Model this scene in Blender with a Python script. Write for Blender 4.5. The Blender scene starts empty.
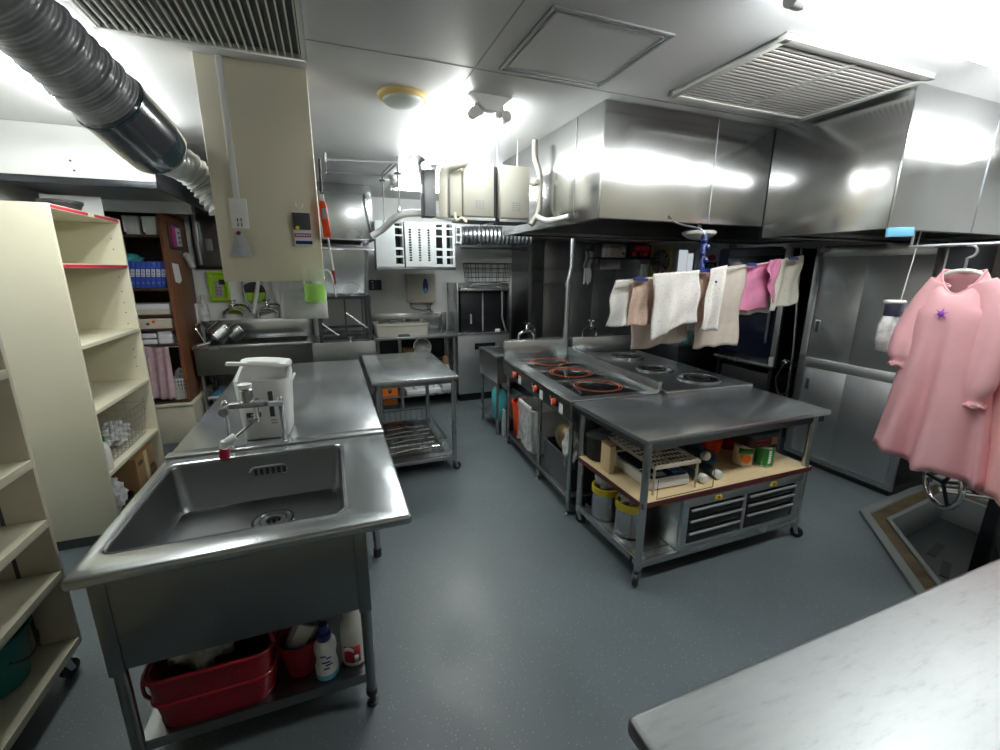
import bpy, bmesh, math, random
from mathutils import Vector, Matrix
random.seed(7)
S = bpy.context.scene
COL = S.collection
V = Vector
PI = math.pi

# ---------------------------------------------------------------- materials
def _nt(name):
    m = bpy.data.materials.new(name); m.use_nodes = True
    nt = m.node_tree; b = nt.nodes['Principled BSDF']
    return m, nt, b
def _coords(nt, scale=(1,1,1)):
    tc = nt.nodes.new('ShaderNodeTexCoord'); mp = nt.nodes.new('ShaderNodeMapping')
    mp.inputs['Scale'].default_value = scale
    nt.links.new(tc.outputs['Object'], mp.inputs['Vector'])
    return mp.outputs['Vector']
def _noise(nt, vec, sc, det=3, rough=.55):
    n = nt.nodes.new('ShaderNodeTexNoise'); n.inputs['Scale'].default_value = sc
    n.inputs['Detail'].default_value = det; n.inputs['Roughness'].default_value = rough
    nt.links.new(vec, n.inputs['Vector']); return n.outputs['Fac']
def _ramp(nt, fac, stops):
    r = nt.nodes.new('ShaderNodeValToRGB'); e = r.color_ramp.elements
    e[0].position, e[0].color = stops[0][0], (*stops[0][1], 1)
    e[1].position, e[1].color = stops[-1][0], (*stops[-1][1], 1)
    for p, c in stops[1:-1]:
        x = e.new(p); x.color = (*c, 1)
    nt.links.new(fac, r.inputs['Fac']); return r.outputs['Color']
def _range(nt, fac, a, b, lo=.3, hi=.7):
    r = nt.nodes.new('ShaderNodeMapRange'); nt.links.new(fac, r.inputs['Value'])
    r.inputs['From Min'].default_value = lo; r.inputs['From Max'].default_value = hi
    r.inputs['To Min'].default_value = a; r.inputs['To Max'].default_value = b
    return r.outputs['Result']
def _bump(nt, b, h, st, dist=.002):
    n = nt.nodes.new('ShaderNodeBump'); n.inputs['Strength'].default_value = st
    n.inputs['Distance'].default_value = dist
    nt.links.new(h, n.inputs['Height']); nt.links.new(n.outputs['Normal'], b.inputs['Normal'])
def steel(name, col, r0, r1, stretch=(1,1,1), bump=.05, warp=0, metal=1):
    m, nt, b = _nt(name)
    b.inputs['Metallic'].default_value = metal
    v = _coords(nt, stretch); n = _noise(nt, v, 5, 2)
    v2 = _coords(nt); big = _noise(nt, v2, 2.2, 2)
    c = _ramp(nt, big, [(.3, tuple(x*.92 for x in col)), (.7, tuple(min(1, x*1.05) for x in col))])
    nt.links.new(c, b.inputs['Base Color'])
    nt.links.new(_range(nt, big, r0, r1), b.inputs['Roughness'])
    if warp: _bump(nt, b, _noise(nt, v2, 1.6, 1), warp, .02)
    elif bump: _bump(nt, b, n, bump)
    return m
def paint(name, col, rough=.5, var=.06, nscale=3, metal=0, bump=0, bscale=60, coat=0, sub=0):
    m, nt, b = _nt(name)
    v = _coords(nt); n = _noise(nt, v, nscale, 4)
    c = _ramp(nt, n, [(.3, tuple(x*(1-var) for x in col)), (.7, tuple(min(1, x*(1+var)) for x in col))])
    nt.links.new(c, b.inputs['Base Color'])
    b.inputs['Roughness'].default_value = rough; b.inputs['Metallic'].default_value = metal
    b.inputs['Coat Weight'].default_value = coat
    if sub: b.inputs['Subsurface Weight'].default_value = sub
    if bump: _bump(nt, b, _noise(nt, v, bscale, 2), bump)
    return m
def clear(name, col, rough=.08, trans=.9, ior=1.3):
    m, nt, b = _nt(name)
    n = _noise(nt, _coords(nt), 8, 2)
    nt.links.new(_ramp(nt, n, [(.3, tuple(x*.96 for x in col)), (.7, col)]), b.inputs['Base Color'])
    b.inputs['Roughness'].default_value = rough; b.inputs['Transmission Weight'].default_value = trans
    b.inputs['IOR'].default_value = ior
    return m
def film(name, col, alpha, rough=.2):
    m, nt, b = _nt(name)
    n = _noise(nt, _coords(nt), 25, 3)
    b.inputs['Base Color'].default_value = (*col, 1); b.inputs['Roughness'].default_value = rough
    nt.links.new(_range(nt, n, alpha*.6, min(1, alpha*1.4)), b.inputs['Alpha'])
    return m
def glow(name, col, st, base=(.9,.9,.9)):
    m, nt, b = _nt(name)
    b.inputs['Base Color'].default_value = (*base, 1)
    b.inputs['Emission Color'].default_value = (*col, 1); b.inputs['Emission Strength'].default_value = st
    return m
def printed(name, base, dots, scale=60, thr=.24, rough=.85):
    """cloth with a small scattered print"""
    m, nt, b = _nt(name)
    v = _coords(nt); vo = nt.nodes.new('ShaderNodeTexVoronoi'); vo.inputs['Scale'].default_value = scale
    nt.links.new(v, vo.inputs['Vector'])
    lt = nt.nodes.new('ShaderNodeMath'); lt.operation = 'LESS_THAN'; lt.inputs[1].default_value = thr
    nt.links.new(vo.outputs['Distance'], lt.inputs[0])
    mx = nt.nodes.new('ShaderNodeMixRGB'); nt.links.new(lt.outputs[0], mx.inputs['Fac'])
    mx.inputs['Color1'].default_value = (*base, 1); mx.inputs['Color2'].default_value = (*dots, 1)
    nt.links.new(mx.outputs['Color'], b.inputs['Base Color']); b.inputs['Roughness'].default_value = rough
    _bump(nt, b, _noise(nt, v, 25, 3), .25)
    return m
def wood(name, c0, c1, rough=.45, stretch=(14,14,1.4)):
    m, nt, b = _nt(name)
    n = _noise(nt, _coords(nt, stretch), 3, 5, .6)
    nt.links.new(_ramp(nt, n, [(.3, c0), (.7, c1)]), b.inputs['Base Color'])
    b.inputs['Roughness'].default_value = rough
    return m

M = {}
M['steel'] = steel('stainless_steel', (.52,.545,.555), .24, .28, (1,6,1), 0, 0, .9)
M['steel_top'] = steel('stainless_worktop', (.50,.53,.545), .22, .27, (1,8,1), 0, 0, .86)
M['steel_mirror'] = steel('polished_stainless', (.78,.79,.795), .15, .22, (1,1,9), .02, warp=.10)
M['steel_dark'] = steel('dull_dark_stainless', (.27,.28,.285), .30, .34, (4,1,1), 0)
M['steel_table'] = steel('scratched_light_stainless', (.50,.52,.53), .42, .5, (1,9,1), 0)
M['steel_cab'] = steel('cabinet_stainless', (.62,.64,.66), .32, .38, (1,5,1), 0, 0, .85)
M['steel_black'] = steel('blackened_steel', (.055,.058,.066), .35, .5)
M['chrome'] = steel('chrome', (.8,.8,.82), .05, .12, bump=0)
M['galv'] = steel('galvanised_steel', (.5,.52,.56), .3, .45)
M['wall'] = paint('white_wall_paint', (.86,.88,.88), .55, .03, 1.5, bump=.05)
M['ceil'] = paint('white_ceiling_board', (.64,.65,.665), .38, .02, 1.2)
M['white'] = paint('white_enamel', (.82,.83,.82), .35, .03)
M['whitep'] = paint('white_plastic', (.8,.81,.8), .3, .02)
M['cream'] = paint('cream_melamine', (.69,.66,.51), .45, .03, 2)
M['creamd'] = paint('cream_metal_paint', (.62,.58,.46), .5, .06, 5)
M['beige'] = paint('beige_wall_board', (.76,.71,.565), .5, .02, 2)
M['ivory'] = paint('ivory_box_paint', (.52,.51,.44), .4, .03)
M['red'] = paint('red_plastic', (.26,.008,.018), .35, .08)
M['redmesh'] = printed('red_pierced_plastic', (.24,.007,.018), (.09,.003,.008), 150, .33, .4)
M['redtape'] = paint('red_tape', (.46,.02,.045), .4, .08)
M['rackwhite'] = paint('bluish_white_rack_plastic', (.52,.56,.57), .4, .03)
M['bronze'] = paint('tarnished_brass', (.24,.18,.09), .4, .3, 12, metal=.6)
M['cleart'] = film('thin_clear_plastic', (.85,.9,.88), .09, .08)
M['bagmilk'] = film('grey_white_bag_film', (.55,.57,.58), .75, .3)
M['orange'] = paint('orange_plastic', (.85,.2,.02), .4, .06)
M['redorange'] = paint('orange_red_plastic', (.85,.08,.015), .35, .05)
M['teal'] = paint('teal_plastic', (.01,.20,.19), .4, .08)
M['turq'] = paint('turquoise_plastic', (.08,.52,.55), .35, .06)
M['black'] = paint('black_rubber', (.015,.015,.017), .5, .1)
M['blackg'] = paint('black_glass', (.012,.012,.014), .08, .1)
M['darkglass'] = paint('dark_blue_oven_glass', (.012,.016,.04), .08, .1)
M['navy'] = paint('dark_navy_panel', (.03,.035,.07), .25, .1)
M['blue'] = paint('blue_plastic', (.012,.03,.17), .35, .08)
M['binder'] = paint('blue_binder_cover', (.03,.09,.50), .4, .1)
M['skyblue'] = paint('light_blue_card', (.15,.45,.68), .5, .05)
M['lime'] = paint('lime_green_plastic', (.36,.62,.03), .35, .06)
M['green'] = paint('green_print', (.02,.22,.04), .5, .1)
M['yellow'] = paint('yellow_plastic', (.80,.60,.02), .35, .06)
M['fanyellow'] = paint('yellowed_fan_paint', (.62,.50,.16), .45, .1)
M['hosedark'] = paint('dark_wrapped_hose', (.25,.26,.29), .3, .35, 9, bump=.6, bscale=22, coat=.5)
M['hoseend'] = paint('grey_purple_wrap', (.06,.065,.08), .2, .3, 9, coat=.5)
M['hosewrap'] = paint('dark_blue_green_wrap', (.015,.05,.075), .2, .5, 12, coat=.5)
M['duct'] = paint('silver_flexible_duct', (.58,.60,.60), .3, .08, 6, metal=.6)
M['woodred'] = wood('reddish_brown_wood', (.11,.036,.014), (.21,.075,.028))
M['wooddark'] = wood('dark_brown_wood', (.03,.014,.01), (.07,.03,.02))
M['ply'] = wood('pale_board', (.68,.53,.30), (.78,.63,.38), .4, (2,30,2))
M['maroon'] = paint('maroon_edge', (.10,.02,.02), .45, .2)
M['card'] = paint('brown_cardboard', (.34,.20,.09), .8, .08)
M['paper'] = paint('white_paper', (.78,.8,.82), .8, .03)
M['greypaper'] = paint('grey_tags', (.5,.53,.57), .6, .1, 30)
M['pinkcloth'] = paint('pink_smock_cloth', (.86,.46,.50), .85, .05, 6, bump=.6, bscale=9, sub=.0)
M['pinkcloth2'] = paint('peach_pink_cloth', (.87,.50,.50), .85, .05, 6, bump=.6, bscale=9)
M['pinktowel'] = paint('faded_pink_towel', (.52,.36,.40), .9, .12, 30, bump=.4, bscale=90)
M['pinkhot'] = paint('pink_towel', (.82,.30,.50), .9, .08, 20, bump=.5, bscale=90)
M['printwhite'] = printed('white_printed_cloth', (.84,.82,.79), (.70,.45,.42), 75, .2)
M['printpeach'] = printed('peach_printed_cloth', (.72,.52,.42), (.55,.22,.18), 85, .22)
M['printcream'] = printed('cream_printed_cloth', (.78,.76,.66), (.45,.36,.22), 40, .13)
M['linen'] = paint('beige_gauze_cloth', (.66,.59,.52), .9, .08, 20, bump=.4, bscale=60)
M['purple'] = paint('purple_embroidery', (.34,.08,.62), .6, .1)
M['magenta'] = paint('magenta_print', (.38,.02,.20), .5, .1)
M['greyp'] = paint('grey_plastic', (.33,.35,.37), .45, .06)
M['darkgrey'] = paint('dark_grey_plastic', (.06,.065,.07), .45, .1)
M['wirebeige'] = paint('beige_coated_wire', (.60,.56,.45), .45, .05)
M['wiredark'] = paint('dark_wire', (.05,.05,.05), .4, .1, metal=.6)
M['bluecloth'] = paint('dark_blue_grey_cloth', (.045,.085,.125), .9, .2, 20, bump=.5, bscale=50)
M['film'] = film('clear_plastic_bag', (.82,.84,.86), .32)
M['filmw'] = film('white_translucent_bag', (.85,.86,.86), .8, .35)
M['glassp'] = clear('clear_plastic', (.95,.97,.96), .06, .95, 1.2)
M['liquid'] = paint('green_soap_liquid', (.36,.88,.05), .15, .05)
M['milky'] = paint('milky_plastic', (.66,.66,.62), .35, .06, sub=.1)
M['tube'] = glow('fluorescent_tube', (.97,1,.97), 52)
M['ledred'] = glow('red_led_digits', (1,.05,.06), .04, (.2,.02,.02))
M['ring'] = paint('orange_heating_zone_print', (.60,.11,.03), .4, .05)
M['yellowdisc'] = paint('yellowed_ring', (.72,.55,.24), .45, .05)
M['disc'] = paint('pale_grey_disc', (.62,.68,.66), .5, .03)
M['pitfloor'] = paint('shaded_wet_concrete', (.024,.028,.03), .3, .3, 3)  # wet concrete, darkened further: shade under the kettle is in the colour
M['rust'] = paint('brown_stained_channel', (.075,.052,.022), .6, .5, 9)
M['pitrim'] = paint('grey_pit_kerb', (.17,.19,.19), .5, .08)
M['grille'] = paint('dark_grille_core', (.10,.105,.10), .6, .2)
M['grillew'] = paint('pale_grille_core', (.12,.125,.12), .6, .1)
M['louver'] = paint('pale_grille_blade', (.70,.71,.69), .45, .04)
M['window'] = glow('daylit_pane', (.85,.92,1), .5)

def worn_table():
    m, nt, b = _nt('worn_bright_worktop'); b.inputs['Metallic'].default_value = 1
    v = _coords(nt, (2,9,2)); n = _noise(nt, v, 6, 6, .7)
    nt.links.new(_ramp(nt, n, [(.25,(.23,.245,.25)),(.45,(.30,.315,.32)),(.7,(.32,.335,.34))]), b.inputs['Base Color'])
    nt.links.new(_range(nt, _noise(nt, _coords(nt), 3, 3), .40, .50), b.inputs['Roughness'])
    return m
M['steel_table'] = worn_table()
def floor_mat():
    m, nt, b = _nt('speckled_blue_grey_vinyl')
    v = _coords(nt)
    n = _noise(nt, v, 1.3, 3)
    base = _ramp(nt, n, [(.3, (.105,.132,.145)), (.7, (.13,.16,.172))])
    vo = nt.nodes.new('ShaderNodeTexVoronoi'); vo.inputs['Scale'].default_value = 80
    nt.links.new(v, vo.inputs['Vector'])
    lt = nt.nodes.new('ShaderNodeMath'); lt.operation = 'LESS_THAN'; lt.inputs[1].default_value = .16
    nt.links.new(vo.outputs['Distance'], lt.inputs[0])
    sp = nt.nodes.new('ShaderNodeSeparateColor'); nt.links.new(vo.outputs['Color'], sp.inputs[0])
    gt = nt.nodes.new('ShaderNodeMath'); gt.operation = 'GREATER_THAN'; gt.inputs[1].default_value = .55
    nt.links.new(sp.outputs[0], gt.inputs[0])
    mu = nt.nodes.new('ShaderNodeMath'); mu.operation = 'MULTIPLY'
    nt.links.new(lt.outputs[0], mu.inputs[0]); nt.links.new(gt.outputs[0], mu.inputs[1])
    mx = nt.nodes.new('ShaderNodeMixRGB'); nt.links.new(mu.outputs[0], mx.inputs['Fac'])
    nt.links.new(base, mx.inputs['Color1']); mx.inputs['Color2'].default_value = (.30,.35,.37,1)
    nt.links.new(mx.outputs['Color'], b.inputs['Base Color'])
    nt.links.new(_range(nt, _noise(nt, v, 3, 3), .3, .48), b.inputs['Roughness'])
    _bump(nt, b, _noise(nt, v, 140, 2), .12)
    return m
M['floor'] = floor_mat()

# ---------------------------------------------------------------- mesh builder
class MB:
    def __init__(s): s.b = bmesh.new()
    def box(s, x0, x1, y0, y1, z0, z1, R=None, c=None):
        vs = []
        for x in (x0, x1):
            for y in (y0, y1):
                for z in (z0, z1):
                    p = V((x, y, z))
                    if R is not None:
                        q = V(c) if c is not None else V(((x0+x1)/2, (y0+y1)/2, (z0+z1)/2))
                        p = q + R @ (p - q)
                    vs.append(s.b.verts.new(p))
        for f in ((0,1,3,2),(4,6,7,5),(0,4,5,1),(2,3,7,6),(0,2,6,4),(1,5,7,3)):
            s.b.faces.new([vs[i] for i in f])
        return s
    def hexa(s, p):
        vs = [s.b.verts.new(q) for q in p]     # bottom 4 ccw, top 4 ccw
        for f in ((3,2,1,0),(4,5,6,7),(0,1,5,4),(1,2,6,5),(2,3,7,6),(3,0,4,7)):
            s.b.faces.new([vs[i] for i in f])
        return s
    def loft(s, rings, cap0=True, cap1=True, closed=True, wrap=False):
        R = [[s.b.verts.new(p) for p in r] for r in rings]
        n = len(R[0]); m = len(R)
        for i in range(m if wrap else m-1):
            a, b = R[i], R[(i+1) % m]
            for j in range(n if closed else n-1):
                k = (j+1) % n
                s.b.faces.new((a[j], a[k], b[k], b[j]))
        if not wrap and closed:
            if cap0: s.b.faces.new(list(reversed(R[0])))
            if cap1: s.b.faces.new(R[-1])
        return s
    def cyl(s, p0, p1, r, r2=None, seg=14, cap=True):
        p0, p1 = V(p0), V(p1); d = (p1-p0).normalized()
        u = d.orthogonal().normalized(); w = d.cross(u); r2 = r if r2 is None else r2
        ring = lambda c, q: [c + (u*math.cos(2*PI*i/seg) + w*math.sin(2*PI*i/seg))*q for i in range(seg)]
        return s.loft([ring(p0, r), ring(p1, r2)], cap, cap)
    def tube(s, pts, r, seg=8, closed=False, cap=True):
        P = [V(p) for p in pts]; n = len(P)
        T = []
        for i in range(n):
            if closed: t = P[(i+1) % n] - P[i-1]
            else: t = P[min(i+1, n-1)] - P[max(i-1, 0)]
            T.append(t.normalized())
        u = T[0].orthogonal().normalized(); rings = []
        for i in range(n):
            u = (u - T[i]*u.dot(T[i])).normalized(); w = T[i].cross(u)
            q = r[i] if isinstance(r, (list, tuple)) else r
            rings.append([P[i] + (u*math.cos(2*PI*k/seg) + w*math.sin(2*PI*k/seg))*q for k in range(seg)])
        return s.loft(rings, cap, cap, True, closed)
    def lathe(s, prof, c=(0,0,0), seg=24, X=None, cap0=True, cap1=True):
        c = V(c); rings = []
        for r, z in prof:
            ring = []
            for i in range(seg):
                p = V((max(r, 1e-5)*math.cos(2*PI*i/seg), max(r, 1e-5)*math.sin(2*PI*i/seg), z))
                ring.append(c + (X @ p if X is not None else p))
            rings.append(ring)
        return s.loft(rings, cap0, cap1)
    def ring(s, c, r0, r1, z0, z1, seg=32):
        s.loft([[V(c)+V((r*math.cos(2*PI*i/seg), r*math.sin(2*PI*i/seg), z)) for i in range(seg)]
                for r, z in ((r0,z0),(r1,z0),(r1,z1),(r0,z1))], wrap=True)
        return s
    def prism(s, poly, a, b, axis='z'):
        f = {'z': lambda p, h: V((p[0], p[1], h)), 'y': lambda p, h: V((p[0], h, p[1])),
             'x': lambda p, h: V((h, p[0], p[1]))}[axis]
        return s.loft([[f(p, a) for p in poly], [f(p, b) for p in poly]])
    def rrect(s, x0, x1, y0, y1, z, r, k=5):
        out = []
        for cx, cy, a0 in ((x1-r, y1-r, 0), (x0+r, y1-r, PI/2), (x0+r, y0+r, PI), (x1-r, y0+r, 1.5*PI)):
            for i in range(k+1):
                a = a0 + PI/2*i/k; out.append(V((cx+r*math.cos(a), cy+r*math.sin(a), z)))
        return out
    def grid(s, nu, nv, f):
        G = [[s.b.verts.new(f(i/nu, j/nv)) for j in range(nv+1)] for i in range(nu+1)]
        for i in range(nu):
            for j in range(nv):
                s.b.faces.new((G[i][j], G[i+1][j], G[i+1][j+1], G[i][j+1]))
        return s
    def ball(s, c, r, seg=14, sc=(1,1,1)):
        n = seg//2; prof = []
        c = V(c); rings = []
        for i in range(n+1):
            a = -PI/2 + PI*i/n
            rings.append([c + V((max(math.cos(a),1e-4)*math.cos(2*PI*k/seg)*r*sc[0], max(math.cos(a),1e-4)*math.sin(2*PI*k/seg)*r*sc[1], math.sin(a)*r*sc[2])) for k in range(seg)])
        return s.loft(rings)
    def plate(s, outer, hole, z0, z1):
        """flat plate with one hole (both lists of xy)"""
        for z, flip in ((z0, True), (z1, False)):
            vo = [s.b.verts.new((p[0], p[1], z)) for p in outer]; vh = [s.b.verts.new((p[0], p[1], z)) for p in hole]
            es = [s.b.edges.new((l[i], l[(i+1) % len(l)])) for l in (vo, vh) for i in range(len(l))]
            r = bmesh.ops.triangle_fill(s.b, use_beauty=True, use_dissolve=False, edges=es)
            if flip: lo = (vo, vh)
            else: hi = (vo, vh)
        for a, b in zip(lo, hi):
            n = len(a)
            for i in range(n): s.b.faces.new((a[i], a[(i+1) % n], b[(i+1) % n], b[i]))
        return s
    def mv(s, X):
        bmesh.ops.transform(s.b, matrix=X, verts=s.b.verts[:]); return s
    def build(s, name, m, parent=None, bev=0, world=True, seg=2, solid=0, ang=35, label=None):
        b = s.b
        bmesh.ops.remove_doubles(b, verts=b.verts[:], dist=1e-6)
        bmesh.ops.recalc_face_normals(b, faces=b.faces[:])
        if bev:
            es = [e for e in b.edges if len(e.link_faces) == 2 and e.calc_face_angle(0) > .6]
            bmesh.ops.bevel(b, geom=es, offset=bev, segments=seg, affect='EDGES', profile=.5, clamp_overlap=True)
        if parent is not None:
            if world: bmesh.ops.transform(b, matrix=wmat(parent).inverted(), verts=b.verts[:])
        elif world:
            xs = [v.co for v in b.verts]
            lo = V([min(p[i] for p in xs) for i in range(3)]); hi = V([max(p[i] for p in xs) for i in range(3)])
            org = V(((lo.x+hi.x)/2, (lo.y+hi.y)/2, lo.z))
            bmesh.ops.translate(b, vec=-org, verts=b.verts[:])
        me = bpy.data.meshes.new(name); b.to_mesh(me); b.free()
        o = bpy.data.objects.new(name, me); COL.objects.link(o)
        if parent is not None: o.parent = parent
        elif world: o.location = org
        me.materials.append(M[m] if isinstance(m, str) else m)
        me.polygons.foreach_set('use_smooth', [True]*len(me.polygons))
        me.set_sharp_from_angle(angle=math.radians(ang))
        if solid:
            md = o.modifiers.new('solid', 'SOLIDIFY'); md.thickness = solid; md.offset = 0
        if label: o['label'] = label
        return o
def wmat(o):
    X = Matrix.Identity(4)
    while o is not None:
        X = o.matrix_basis @ X; o = o.parent
    return X
def thing(name, label, cat, loc=(0,0,0), rz=0, group=None):
    o = bpy.data.objects.new(name, None); COL.objects.link(o)
    o.empty_display_size = .05
    o.location = loc; o.rotation_euler = (0,0,rz); o['label'] = label; o['category'] = cat
    if group: o['group'] = group
    return o
def tag(o, label, cat, group=None):
    o['label'] = label; o['category'] = cat
    if group: o['group'] = group
    return o
def struct(o):
    o['kind'] = 'structure'; return o
def copy_tree(o, parent=None):
    c = o.copy(); COL.objects.link(c)
    if parent is not None: c.parent = parent
    for ch in list(o.children): copy_tree(ch, c)
    return c
def B(*a): return MB().box(*a)
def Rz(a): return Matrix.Rotation(a, 3, 'Z')
def Rx(a): return Matrix.Rotation(a, 3, 'X')
def Ry(a): return Matrix.Rotation(a, 3, 'Y')
def bez(p, n=8):
    """smooth path through points (catmull-rom)"""
    P = [V(q) for q in p]; out = []
    for i in range(len(P)-1):
        a, b, c, d = P[max(i-1,0)], P[i], P[i+1], P[min(i+2, len(P)-1)]
        for k in range(n):
            t = k/n
            out.append(.5*((2*b) + (c-a)*t + (2*a-5*b+4*c-d)*t*t + (3*b-a-3*c+d)*t**3))
    out.append(P[-1]); return out
def resample(P, step):
    out = [V(P[0])]; acc = 0
    for a, b in zip(P, P[1:]):
        a, b = V(a), V(b); L_ = (b-a).length; t = step-acc
        while t <= L_:
            out.append(a.lerp(b, t/L_)); t += step
        acc = L_-(t-step)
    return out
def caster(x, y, root, ztop=.10, a=0.5):
    c, s_ = math.cos(a), math.sin(a)
    f = MB().cyl((x, y, ztop), (x, y, .085), .016)
    ax = V((-s_, c, 0)); off = V((c, s_, 0))*.018
    for k in (-1, 1):
        q = V((x, y, 0)) + ax*.017*k
        f.hexa([q+V((-c*.014-ax.x*.002, -s_*.014-ax.y*.002, .088)), q+V((c*.014-ax.x*.002, s_*.014-ax.y*.002, .088)), q+V((c*.014+ax.x*.002, s_*.014+ax.y*.002, .088)), q+V((-c*.014+ax.x*.002, -s_*.014+ax.y*.002, .088)),
                q+off+V((-c*.01-ax.x*.002, -s_*.01-ax.y*.002, .03)), q+off+V((c*.01-ax.x*.002, s_*.01-ax.y*.002, .03)), q+off+V((c*.01+ax.x*.002, s_*.01+ax.y*.002, .03)), q+off+V((-c*.01+ax.x*.002, -s_*.01+ax.y*.002, .03))])
    fo = f.build('caster', 'galv', root, ang=50)
    c0 = V((x, y, .037)) + off
    MB().cyl(c0-ax*.013, c0+ax*.013, .036, seg=18).build('wheel', 'black', fo, .004)
    return fo
# ---------------------------------------------------------------- camera
yaw, pit, rol, FPX, CH = .368108892, .237011650, .00432225456, 434.599, 1.66
f_ = V((math.sin(yaw)*math.cos(pit), math.cos(yaw)*math.cos(pit), -math.sin(pit)))
r_ = V((math.cos(yaw), -math.sin(yaw), 0)); u_ = r_.cross(f_)
r2 = r_*math.cos(rol) + u_*math.sin(rol); u2 = -r_*math.sin(rol) + u_*math.cos(rol)
cd = bpy.data.cameras.new('camera'); cam = bpy.data.objects.new('camera', cd); COL.objects.link(cam)
cd.sensor_width = 36; cd.lens = FPX*36/1000; cd.clip_start = .02; cd.clip_end = 50
cam.matrix_world = Matrix(((r2.x,u2.x,-f_.x,0),(r2.y,u2.y,-f_.y,0),(r2.z,u2.z,-f_.z,CH),(0,0,0,1)))
S.camera = cam
S.cycles.sample_clamp_indirect = 6; S.cycles.caustics_reflective = False; S.cycles.caustics_refractive = False; S.cycles.blur_glossy = .5
vs = S.view_settings
vs.view_transform = 'Standard'; vs.look = 'None'; vs.gamma = 1; vs.exposure = 0.18; vs.use_curve_mapping = False
w = bpy.data.worlds.new('world'); S.world = w; w.use_nodes = True
w.node_tree.nodes['Background'].inputs['Color'].default_value = (.6,.7,.8,1)
w.node_tree.nodes['Background'].inputs['Strength'].default_value = .15

# ---------------------------------------------------------------- room shell
CZ = 2.5
PITS = [(3.38,1.67),(2.42,.70),(3.25,.62),(4.45,1.18),(4.45,1.77)]
struct(MB().plate([(-2.0,-1.8),(6.7,-1.8),(6.7,5.8),(-2.0,5.8)], PITS, -.06, 0).build('floor', 'floor'))
struct(B(-2.0,6.7,-1.8,5.8,CZ,CZ+.06).build('ceiling', 'ceil'))
struct(B(-2.0,6.7,5.7,5.8,0,CZ).build('wall_back', 'wall'))
struct(B(-2.0,-1.9,-1.8,5.7,0,CZ).build('wall_left', 'wall'))
struct(B(-2.0,6.7,-1.9,-1.8,0,CZ).build('wall_front', 'beige'))
struct(B(4.6,4.7,-1.8,3.45,0,CZ).build('wall_right', 'wall'))
struct(B(6.6,6.7,3.45,5.7,0,CZ).build('wall_far_right', 'wall'))
struct(B(4.7,6.6,3.40,3.45,0,CZ).build('wall_alcove', 'wall'))
t = MB()
for y in (.2, 2.02, 3.84): t.box(-1.9, 4.6, y-.003, y+.003, CZ-.0015, CZ)
for x in (-1.235, .655): t.box(x-.003, x+.003, -1.8, 5.7, CZ-.0016, CZ)
struct(t.build('trim_1', 'greyp'))
struct(B(-1.9,6.6,5.685,5.7,0,.08).build('baseboard_back', 'darkgrey'))
# floor pit with kerb
def inset(poly, d):
    n = len(poly); out = []
    for i in range(n):
        a, b, c = V((*poly[i-1],)), V((*poly[i],)), V((*poly[(i+1) % n],))
        n1 = (b-a).normalized(); n2 = (c-b).normalized()
        p1 = V((-n1.y, n1.x)); p2 = V((-n2.y, n2.x))
        k = (p1+p2).normalized(); out.append(tuple(b + k*(d/max(.3, k.dot(p1)))))
    return out
def ring_poly(m, a, b, z0, z1):
    n = len(a)
    m.loft([[V((*p, z0)) for p in a], [V((*p, z1)) for p in a], [V((*p, z1)) for p in b], [V((*p, z0)) for p in b]], wrap=True)
    return m
P0 = inset(PITS, .001); P1 = inset(PITS, .055); P2 = inset(PITS, .135); P3 = inset(PITS, .165)
pit_ = thing('floor_pit', 'sunken grey drain pit with a brown stained channel around its kerb', 'drain pit', (3.3,1.3,-.24))
ring_poly(MB(), P0, P1, -.22, .02).build('kerb', 'pitrim', pit_, .003)
ring_poly(MB(), P1, P2, -.22, .004).build('channel', 'rust', pit_, label='brown stained channel')
ring_poly(MB(), P2, P3, -.22, .016).build('inner_rim', 'pitrim', pit_, .003)
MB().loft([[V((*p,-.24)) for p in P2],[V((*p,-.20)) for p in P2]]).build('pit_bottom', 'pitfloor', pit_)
m = MB()
for (x,y,a) in ((3.55,1.23,.35),(3.75,1.37,.2)):
    m.box(x-.11,x+.11,y-.022,y+.022,-.2,-.196,Rz(a))
m.build('drain_slot', 'black', pit_)

# ---------------------------------------------------------------- fluorescent fixtures
def fixture(name_label, c, along, L=1.22, group='ceiling fluorescent lights'):
    R = 0 if along == 'x' else PI/2
    t = thing('fluorescent_light', name_label, 'ceiling light', (c[0], c[1], CZ), R, group)
    MB().prism([(-.115,0),(.115,0),(.03,-.07),(-.03,-.07)], -L/2-.03, L/2+.03, 'x').build('housing', 'white', t, .003, world=False)
    for s in (-1, 1):
        MB().cyl((-L/2+.02, s*.085, -.085), (L/2-.02, s*.085, -.085), .0155, seg=12).build('tube', 'tube', t, world=False)
        for e in (-1, 1):
            k = MB().cyl((e*(L/2-.02), s*.085, -.085), (e*(L/2+.025), s*.085, -.085), .026, seg=14)
            k.hexa([V((e*L/2-.012, s*.06-.02, -.09)), V((e*L/2+.02, s*.06-.02, -.09)), V((e*L/2+.02, s*.06+.03, -.09)), V((e*L/2-.012, s*.06+.03, -.09)),
                    V((e*L/2-.012, s*.05-.02, -.03)), V((e*L/2+.02, s*.05-.02, -.03)), V((e*L/2+.02, s*.05+.02, -.03)), V((e*L/2-.012, s*.05+.02, -.03))])
            k.build('lamp_holder', 'white', t, world=False)
    return t
fixture('twin tube ceiling light beside the yellow ringed disc, in front of the ivory boxes', (.82, 2.90), 'y', 1.22)
fixture('twin tube ceiling light at the top right above the slatted air vent', (1.92, .97), 'x', 1.22)
fixture('twin tube ceiling light half hidden behind the dark wrapped hose', (-.99, 2.78), 'y', 1.22)
fixture('twin tube ceiling light at the back above the hanging slotted racks', (1.25, 4.42), 'x', 1.22)

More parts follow.
